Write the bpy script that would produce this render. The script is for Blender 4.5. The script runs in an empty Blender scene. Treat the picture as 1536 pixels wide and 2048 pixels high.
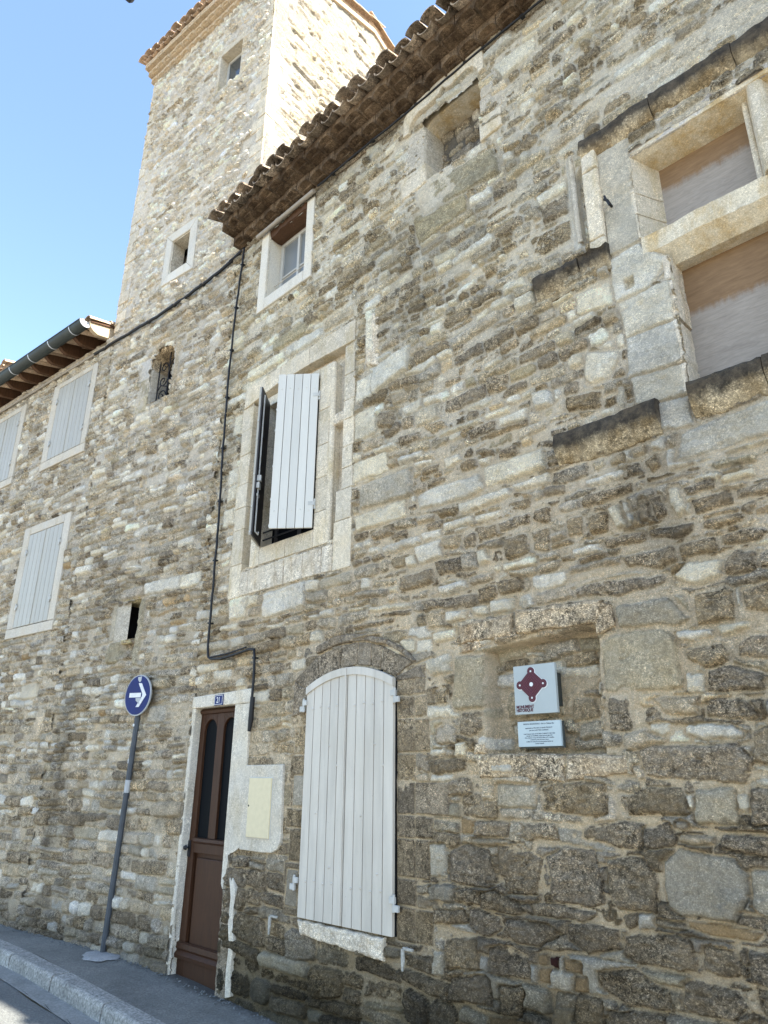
import bpy, bmesh, math, random
import numpy as np
from math import radians, sin, cos, pi, sqrt, atan2
from mathutils import Vector, Matrix

scn = bpy.context.scene
COL = scn.collection

# ------------------------------------------------------------------ camera
# world: x runs right along the main facade, y into the wall, z up; camera eye is z = 0
CAM_P, CAM_Y, CAM_R = 0.355208, 0.78704, 0.0098307
fwd = Vector((-sin(CAM_Y)*cos(CAM_P), cos(CAM_Y)*cos(CAM_P), sin(CAM_P)))
rgt = Vector((cos(CAM_Y), sin(CAM_Y), 0)); upv = rgt.cross(fwd)
r2 = cos(CAM_R)*rgt + sin(CAM_R)*upv; u2 = -sin(CAM_R)*rgt + cos(CAM_R)*upv
cd = bpy.data.cameras.new('camera'); cam = bpy.data.objects.new('camera', cd); COL.objects.link(cam)
cam.matrix_world = Matrix(((r2.x, u2.x, -fwd.x, 0), (r2.y, u2.y, -fwd.y, -4), (r2.z, u2.z, -fwd.z, 0), (0, 0, 0, 1)))
cd.sensor_fit = 'VERTICAL'; cd.sensor_height = 36.0; cd.lens = 1444/2048*36.0
cd.clip_start = 0.05; cd.clip_end = 5000
scn.camera = cam

# ------------------------------------------------------------------ light
SUN_EL, SUN_AZ = radians(50), radians(6.35)      # azimuth: angle behind the facade plane, measured from +x
sund = Vector((cos(SUN_AZ)*cos(SUN_EL), sin(SUN_AZ)*cos(SUN_EL), sin(SUN_EL)))
w = bpy.data.worlds.new('World'); scn.world = w; w.use_nodes = True
nt = w.node_tree; nt.nodes.clear()
sky = nt.nodes.new('ShaderNodeTexSky'); sky.sky_type = 'NISHITA'; sky.sun_disc = False
sky.sun_elevation = SUN_EL; sky.sun_rotation = radians(90)-SUN_AZ
sky.air_density = 1.0; sky.dust_density = 0.3; sky.ozone_density = 1.2
bg = nt.nodes.new('ShaderNodeBackground'); bg.inputs[1].default_value = 0.115
wo = nt.nodes.new('ShaderNodeOutputWorld')
nt.links.new(sky.outputs[0], bg.inputs[0]); nt.links.new(bg.outputs[0], wo.inputs[0])
sl = bpy.data.lights.new('sun', 'SUN'); sl.energy = 5.0; sl.angle = radians(0.53); sl.color = (1.0, 0.95, 0.86)
so = bpy.data.objects.new('sun', sl); COL.objects.link(so)
so.rotation_euler = sund.to_track_quat('Z', 'Y').to_euler(); so.location = (20, 0, 30)
scn.view_settings.view_transform = 'Standard'; scn.view_settings.look = 'None'
scn.view_settings.exposure = 2.12; scn.view_settings.gamma = 1.0
scn.cycles.max_bounces = 6; scn.cycles.diffuse_bounces = 4

rnd = random.Random(7)
# ------------------------------------------------------------------ noise
_rs = np.random.RandomState(11)
_T = _rs.rand(256, 256).astype(np.float32)
def vn(x, y, s=0):
    x = x + s*17.31; y = y + s*7.77
    xi = np.floor(x); yi = np.floor(y); fx = (x-xi).astype(np.float32); fy = (y-yi).astype(np.float32)
    xi = xi.astype(np.int32) & 255; yi = yi.astype(np.int32) & 255
    x1 = (xi+1) & 255; y1 = (yi+1) & 255
    fx = fx*fx*(3-2*fx); fy = fy*fy*(3-2*fy)
    a = _T[yi, xi]*(1-fx)+_T[yi, x1]*fx; b = _T[y1, xi]*(1-fx)+_T[y1, x1]*fx
    return (a*(1-fy)+b*fy)*2-1
def fbm(x, y, f, o=3, s=0, g=.5):
    r = 0; a = 1; t = 0
    for i in range(o):
        r = r + a*vn(x*f, y*f, s+i*3); t += a; a *= g; f *= 2.03
    return r/t
def sstep(a, b, x):
    t = np.clip((x-a)/(b-a), 0, 1); return t*t*(3-2*t)

# ------------------------------------------------------------------ materials
def nodes(name):
    m = bpy.data.materials.new(name); m.use_nodes = True; t = m.node_tree
    return m, t, t.nodes['Principled BSDF']
def N(t, k, **kw):
    n = t.nodes.new(k)
    for a, v in kw.items(): setattr(n, a, v)
    return n
def noise(t, co, scale, detail=5, rough=.6, dist=0):
    n = N(t, 'ShaderNodeTexNoise'); n.inputs['Scale'].default_value = scale; n.inputs['Detail'].default_value = detail
    n.inputs['Roughness'].default_value = rough; n.inputs['Distortion'].default_value = dist
    t.links.new(co, n.inputs['Vector']); return n.outputs['Fac']
def mrange(t, v, a, b, c, d, clamp=True):
    n = N(t, 'ShaderNodeMapRange'); n.clamp = clamp
    for i, q in enumerate((a, b, c, d)): n.inputs[i+1].default_value = q
    t.links.new(v, n.inputs[0]); return n.outputs[0]
def math_(t, op, a, b=None):
    n = N(t, 'ShaderNodeMath', operation=op)
    for i, q in enumerate((a, b)):
        if q is None: continue
        if isinstance(q, (int, float)): n.inputs[i].default_value = q
        else: t.links.new(q, n.inputs[i])
    return n.outputs[0]
def mixc(t, f, a, b, mode='MIX'):
    n = N(t, 'ShaderNodeMix', data_type='RGBA', blend_type=mode)
    for sock, q in ((n.inputs['Factor'], f), (n.inputs['A'], a), (n.inputs['B'], b)):
        pass
    def setv(sock, q):
        if isinstance(q, (int, float)): sock.default_value = q
        elif isinstance(q, tuple): sock.default_value = (*q, 1)
        else: t.links.new(q, sock)
    setv(n.inputs[0], f); setv(n.inputs[6], a); setv(n.inputs[7], b)
    return n.outputs[2]
def bump(t, b, h, strength, dist):
    n = N(t, 'ShaderNodeBump'); n.inputs['Strength'].default_value = strength; n.inputs['Distance'].default_value = dist
    t.links.new(h, n.inputs['Height']); t.links.new(n.outputs[0], b.inputs['Normal']); return n
def objco(t): return N(t, 'ShaderNodeTexCoord').outputs['Object']
def scaled(t, co, s):
    n = N(t, 'ShaderNodeMapping'); n.inputs['Scale'].default_value = s; t.links.new(co, n.inputs['Vector']); return n.outputs[0]

def speckled(t, co, base, amt):
    """lichen and pitting: multiplies base by a fine contrasty pattern, amt is 0..1"""
    n1 = noise(t, co, 31, 9, .86, .4); n2 = noise(t, scaled(t, co, (1, 1, 1.4)), 84, 6, .82); n3 = noise(t, co, 6, 5, .65)
    dk = mrange(t, n1, .43, .54, .20, 1.08); lt = mrange(t, n2, .51, .59, .85, 2.8)
    f = math_(t, 'MULTIPLY', dk, lt); f = math_(t, 'MULTIPLY', f, mrange(t, n3, .3, .7, .65, 1.4))
    pm = mrange(t, noise(t, co, 3.7, 5, .65), .38, .62, .45, 1.1)
    g = math_(t, 'ADD', math_(t, 'MULTIPLY', math_(t, 'SUBTRACT', f, 1.0), math_(t, 'MULTIPLY', pm, amt)), 1.0)
    g = math_(t, 'MULTIPLY', g, mrange(t, noise(t, co, 130, 4, .8), .38, .62, .80, 1.22))
    c = N(t, 'ShaderNodeCombineColor'); [t.links.new(g, c.inputs[i]) for i in range(3)]
    out = mixc(t, 1.0, base, c.outputs[0], 'MULTIPLY')
    # faint hue drift between ochre and grey
    n4 = noise(t, co, 3.2, 5, .6)
    return mixc(t, mrange(t, n4, .4, .7, 0, .35), out, mixc(t, 1.0, out, (1.12, .98, .74), 'MULTIPLY'))

def wall_mat():
    m, t, b = nodes('rubble_masonry'); co = objco(t)
    at = N(t, 'ShaderNodeAttribute'); at.attribute_name = 'col'
    c = speckled(t, co, at.outputs['Color'], at.outputs['Alpha'])
    t.links.new(c, b.inputs['Base Color']); b.inputs['Roughness'].default_value = .95
    b.inputs['Specular IOR Level'].default_value = .15
    h = math_(t, 'ADD', math_(t, 'MULTIPLY', noise(t, co, 40, 8, .72), math_(t, 'ADD', at.outputs['Alpha'], .35)), math_(t, 'MULTIPLY', noise(t, co, 160, 4, .6), .25))
    bump(t, b, h, 1.0, .040)
    return m
def island(t, c, a, b_):
    g = N(t, 'ShaderNodeNewGeometry'); r = mrange(t, g.outputs['Random Per Island'], 0, 1, a, b_)
    k = N(t, 'ShaderNodeCombineColor'); [t.links.new(r, k.inputs[i]) for i in range(3)]
    return mixc(t, 1.0, c, k.outputs[0], 'MULTIPLY')
def stone_mat(name, col, amt, bmp=.6, z0=None, stain=None, crust=False, isl=.10):
    m, t, b = nodes(name); co = objco(t)
    c = island(t, speckled(t, co, col, amt), 1-isl, 1+isl)
    if stain:
        s = mrange(t, noise(t, scaled(t, co, (1, 1, .35)), 5, 6, .65), stain[1], stain[1]+.18, 0, stain[2])
        c = mixc(t, s, c, mixc(t, 1.0, c, stain[0], 'MULTIPLY'))
    if crust:   # black lichen crust along the weathered upper edge of a moulding
        sx = N(t, 'ShaderNodeSeparateXYZ'); t.links.new(co, sx.inputs[0])
        zz_ = math_(t, 'ADD', sx.outputs[2], math_(t, 'MULTIPLY', noise(t, scaled(t, co, (1, 1, .5)), 6, 9, .80), .26))
        up = mrange(t, zz_, crust+.125-.040, crust+.125+.030, 0, .93)
        c = mixc(t, up, c, mixc(t, mrange(t, noise(t, co, 12, 6, .75), .4, .62, 0, 1), (.018, .016, .014), (.075, .058, .040)))
    t.links.new(c, b.inputs['Base Color']); b.inputs['Roughness'].default_value = .93
    b.inputs['Specular IOR Level'].default_value = .2
    bump(t, b, math_(t, 'ADD', noise(t, co, 38, 8, .7), math_(t, 'MULTIPLY', noise(t, co, 150, 3, .6), .3)), bmp, .008)
    return m
def paint_mat(name, col, rough=.5, wear=.12, streak=.08):
    m, t, b = nodes(name); co = objco(t)
    n1 = noise(t, scaled(t, co, (1, 1, .12)), 14, 6, .65); n2 = noise(t, co, 2.3, 5, .6); n3 = noise(t, co, 60, 5, .7)
    c = mixc(t, mrange(t, n1, .42, .68, 0, streak*4), col, tuple(q*.72 for q in col))
    c = mixc(t, mrange(t, n2, .35, .75, 0, wear*2), c, tuple(q*.82 for q in (col[0], col[1]*.98, col[2]*.93)))
    c = mixc(t, mrange(t, n3, .66, .72, 0, .55*wear*4), c, (.16, .14, .12))
    c = island(t, c, .93, 1.04)
    t.links.new(c, b.inputs['Base Color']); b.inputs['Roughness'].default_value = rough
    bump(t, b, n3, .2, .002)
    return m
def plain_mat(name, col, rough=.6, metal=0, var=.15, sc=20, bmp=0):
    m, t, b = nodes(name); co = objco(t)
    n1 = noise(t, co, sc, 5, .6)
    c = mixc(t, mrange(t, n1, .3, .7, 0, 1), tuple(q*(1-var) for q in col), tuple(min(1, q*(1+var)) for q in col))
    t.links.new(c, b.inputs['Base Color']); b.inputs['Roughness'].default_value = rough; b.inputs['Metallic'].default_value = metal; b.inputs['Specular IOR Level'].default_value = .3
    if bmp: bump(t, b, noise(t, co, sc*2.5, 6, .65), bmp, .004)
    return m
def wood_mat(name, a, c2, rough=.45, ax=(9, 9, .7)):
    m, t, b = nodes(name); co = scaled(t, objco(t), ax)
    n1 = noise(t, co, 7, 6, .65, 1.2); n2 = noise(t, objco(t), 1.5, 4, .6)
    c = mixc(t, mrange(t, n1, .3, .72, 0, 1), a, c2)
    c = mixc(t, mrange(t, n2, .4, .8, 0, .4), c, tuple(q*.5 for q in a))
    t.links.new(c, b.inputs['Base Color']); b.inputs['Roughness'].default_value = rough; b.inputs['Specular IOR Level'].default_value = .22
    bump(t, b, n1, .25, .002); return m
def board_mat(name, zb):
    """plywood: ochre brown above a ragged weather line, silvered grey below (a real stain in the wood)"""
    m, t, b = nodes(name); co = objco(t)
    sx = N(t, 'ShaderNodeSeparateXYZ'); t.links.new(co, sx.inputs[0])
    wv = noise(t, scaled(t, co, (1.3, 1, 9)), 6, 6, .65, 1.0)
    z = math_(t, 'ADD', sx.outputs[2], math_(t, 'MULTIPLY', noise(t, scaled(t, co, (4, 1, 1)), 4.5, 6, .75), .16))
    z = math_(t, 'ADD', z, math_(t, 'MULTIPLY', sx.outputs[0], .0))
    up = mrange(t, z, zb+.045, zb+.11, 0, 1)
    br = mixc(t, mrange(t, wv, .3, .7, 0, 1), (.17, .098, .046), (.255, .158, .080))
    gr = mixc(t, mrange(t, wv, .3, .7, 0, 1), (.235, .20, .165), (.35, .305, .255))
    c = mixc(t, up, gr, br)
    t.links.new(c, b.inputs['Base Color']); b.inputs['Roughness'].default_value = .8
    bump(t, b, wv, .2, .003); return m
def glass_mat(name, col=(.03, .035, .04), rough=.08, sp=.8):
    m, t, b = nodes(name); b.inputs['Base Color'].default_value = (*col, 1); b.inputs['Roughness'].default_value = rough
    b.inputs['Specular IOR Level'].default_value = sp
    bump(t, b, noise(t, objco(t), 3, 2, .5), .05, .01)
    return m
M = {}
M['wall'] = wall_mat()
M['cream'] = stone_mat('cream_dressed_stone', (.56, .495, .385), .34, .7, stain=((.75, .68, .5), .5, .7))
M['creamrough'] = stone_mat('rough_cream_stone', (.55, .485, .385), .5, 1.0, stain=((.6, .5, .36), .5, .7))
M['plaster'] = stone_mat('lichened_lime_plaster', (.52, .485, .43), .45, .5, stain=((.5, .47, .47), .48, .8))
M['lintel'] = stone_mat('stained_lintel_stone', (.56, .50, .385), .22, .35, stain=((.76, .62, .40), .44, .9))
for kn, zc in (('hood', 4.412), ('sill', 2.135), ('sillm', 2.085), ('return', 3.425)): M['crust_'+kn] = stone_mat('black_crusted_moulding', (.37, .305, .205), .7, .8, stain=((.5, .42, .30), .45, .8), crust=zc)
M['dark'] = stone_mat('dark_lichened_sandstone', (.215, .175, .125), .95, 1.0)
M['tan'] = stone_mat('speckled_tan_stone', (.38, .30, .20), 1.0, .9, stain=((.5, .4, .3), .5, .6))
M['greystone'] = stone_mat('grey_sandstone', (.42, .375, .30), .45, .6)
M['yellow'] = stone_mat('yellow_lichen_stone', (.40, .34, .20), .7, .8)
M['whitestone'] = stone_mat('smooth_white_surround', (.60, .56, .48), .08, .15, stain=((.8, .78, .72), .5, .6))
M['whitewash'] = stone_mat('whitewashed_render', (.55, .50, .41), .30, .5, stain=((.72, .68, .6), .52, .7))
M['beigeframe'] = stone_mat('pale_cement_surround', (.48, .44, .37), .12, .25, stain=((.8, .76, .68), .5, .6))
M['genoise'] = stone_mat('weathered_eave_tile', (.155, .108, .068), .6, .7, stain=((.3, .27, .25), .42, .85), isl=.25)
M['genoise_light'] = stone_mat('lime_washed_eave_tile', (.50, .40, .28), .2, .4)
M['tile'] = stone_mat('old_clay_tile', (.33, .26, .19), .9, .7, stain=((.32, .32, .33), .46, .85), isl=.42)
M['tile_new'] = stone_mat('warm_clay_tile', (.47, .345, .24), .45, .5, isl=.28)
M['shutter'] = paint_mat('light_grey_shutter_paint', (.55, .50, .42), .55, .26, .16)
M['shutter_blue'] = paint_mat('pale_blue_grey_shutter_paint', (.57, .545, .48), .5, .08, .05)
M['shutter_left'] = paint_mat('grey_blue_shutter_paint', (.39, .365, .305), .5, .10, .07)
M['shutter_dark'] = plain_mat('dark_brown_shutter_back', (.045, .04, .038), .5)  # dark inner faces of the half-open leaves and the sash behind
M['ironwhite'] = plain_mat('white_painted_iron', (.44, .43, .39), .4)
M['door'] = wood_mat('varnished_brown_door', (.034, .0135, .0055), (.068, .027, .0105), .6)
M['glassdark'] = glass_mat('dark_glass', (.006, .007, .008), .6, .04)
M['pane'] = glass_mat('window_glass', (.05, .06, .065), .1)
M['pane_grey'] = glass_mat('dusty_glass', (.17, .18, .18), .35)
M['black'] = plain_mat('black_void', (.006, .006, .006), .9)
M['ironold'] = plain_mat('weathered_painted_iron', (.34, .325, .28), .6, var=.35, sc=60)
M['cable'] = plain_mat('black_cable', (.012, .012, .013), .5)
M['iron'] = plain_mat('black_iron', (.012, .012, .014), .5)
M['meter'] = plain_mat('cream_plastic_cover', (.60, .515, .33), .5, var=.05)
M['pole'] = plain_mat('slate_grey_steel', (.055, .062, .070), .55, var=.2, sc=8)
M['blue'] = plain_mat('deep_blue_enamel', (.006, .016, .10), .65, var=.15, sc=6)
M['white'] = plain_mat('white_marking', (.62, .62, .60), .5, var=.1)
M['rim'] = plain_mat('grey_sign_rim', (.36, .37, .37), .45, var=.1)
M['plaque'] = plain_mat('pale_blue_grey_plaque', (.36, .39, .375), .5, var=.04, sc=5)
M['plaqueblue'] = plain_mat('light_blue_plaque', (.40, .46, .46), .5, var=.04, sc=5)
M['plaqueback'] = plain_mat('dark_plaque_mount', (.05, .055, .05), .5)
M['burgundy'] = plain_mat('burgundy_enamel', (.075, .014, .022), .5, var=.15, sc=60)
M['burgundy_light'] = plain_mat('burgundy_relief', (.13, .035, .05), .5)
M['ink'] = plain_mat('dark_blue_ink', (.03, .04, .07), .6)
M['zinc'] = plain_mat('dark_green_grey_zinc', (.030, .037, .034), .55, .0, .2, 6)
M['zinccap'] = plain_mat('bright_zinc', (.5, .52, .55), .35, .3)
M['rafter'] = wood_mat('old_brown_rafter', (.055, .028, .014), (.12, .06, .03), .8)
M['rafter_bare'] = wood_mat('bare_pale_timber', (.36, .27, .17), (.50, .39, .26), .8, (.7, 9, 9))  # bare timber of the outermost rafter
M['pvc'] = plain_mat('beige_pipe', (.30, .26, .21), .5, var=.12)
M['frame'] = paint_mat('cream_window_frame', (.50, .48, .43), .5)
M['lamp'] = plain_mat('dark_lamp_metal', (.03, .033, .036), .4)
M['boardu'] = board_mat('weathered_plywood_upper', 3.93)
M['boardl'] = board_mat('weathered_plywood_lower', 2.86)
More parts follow.
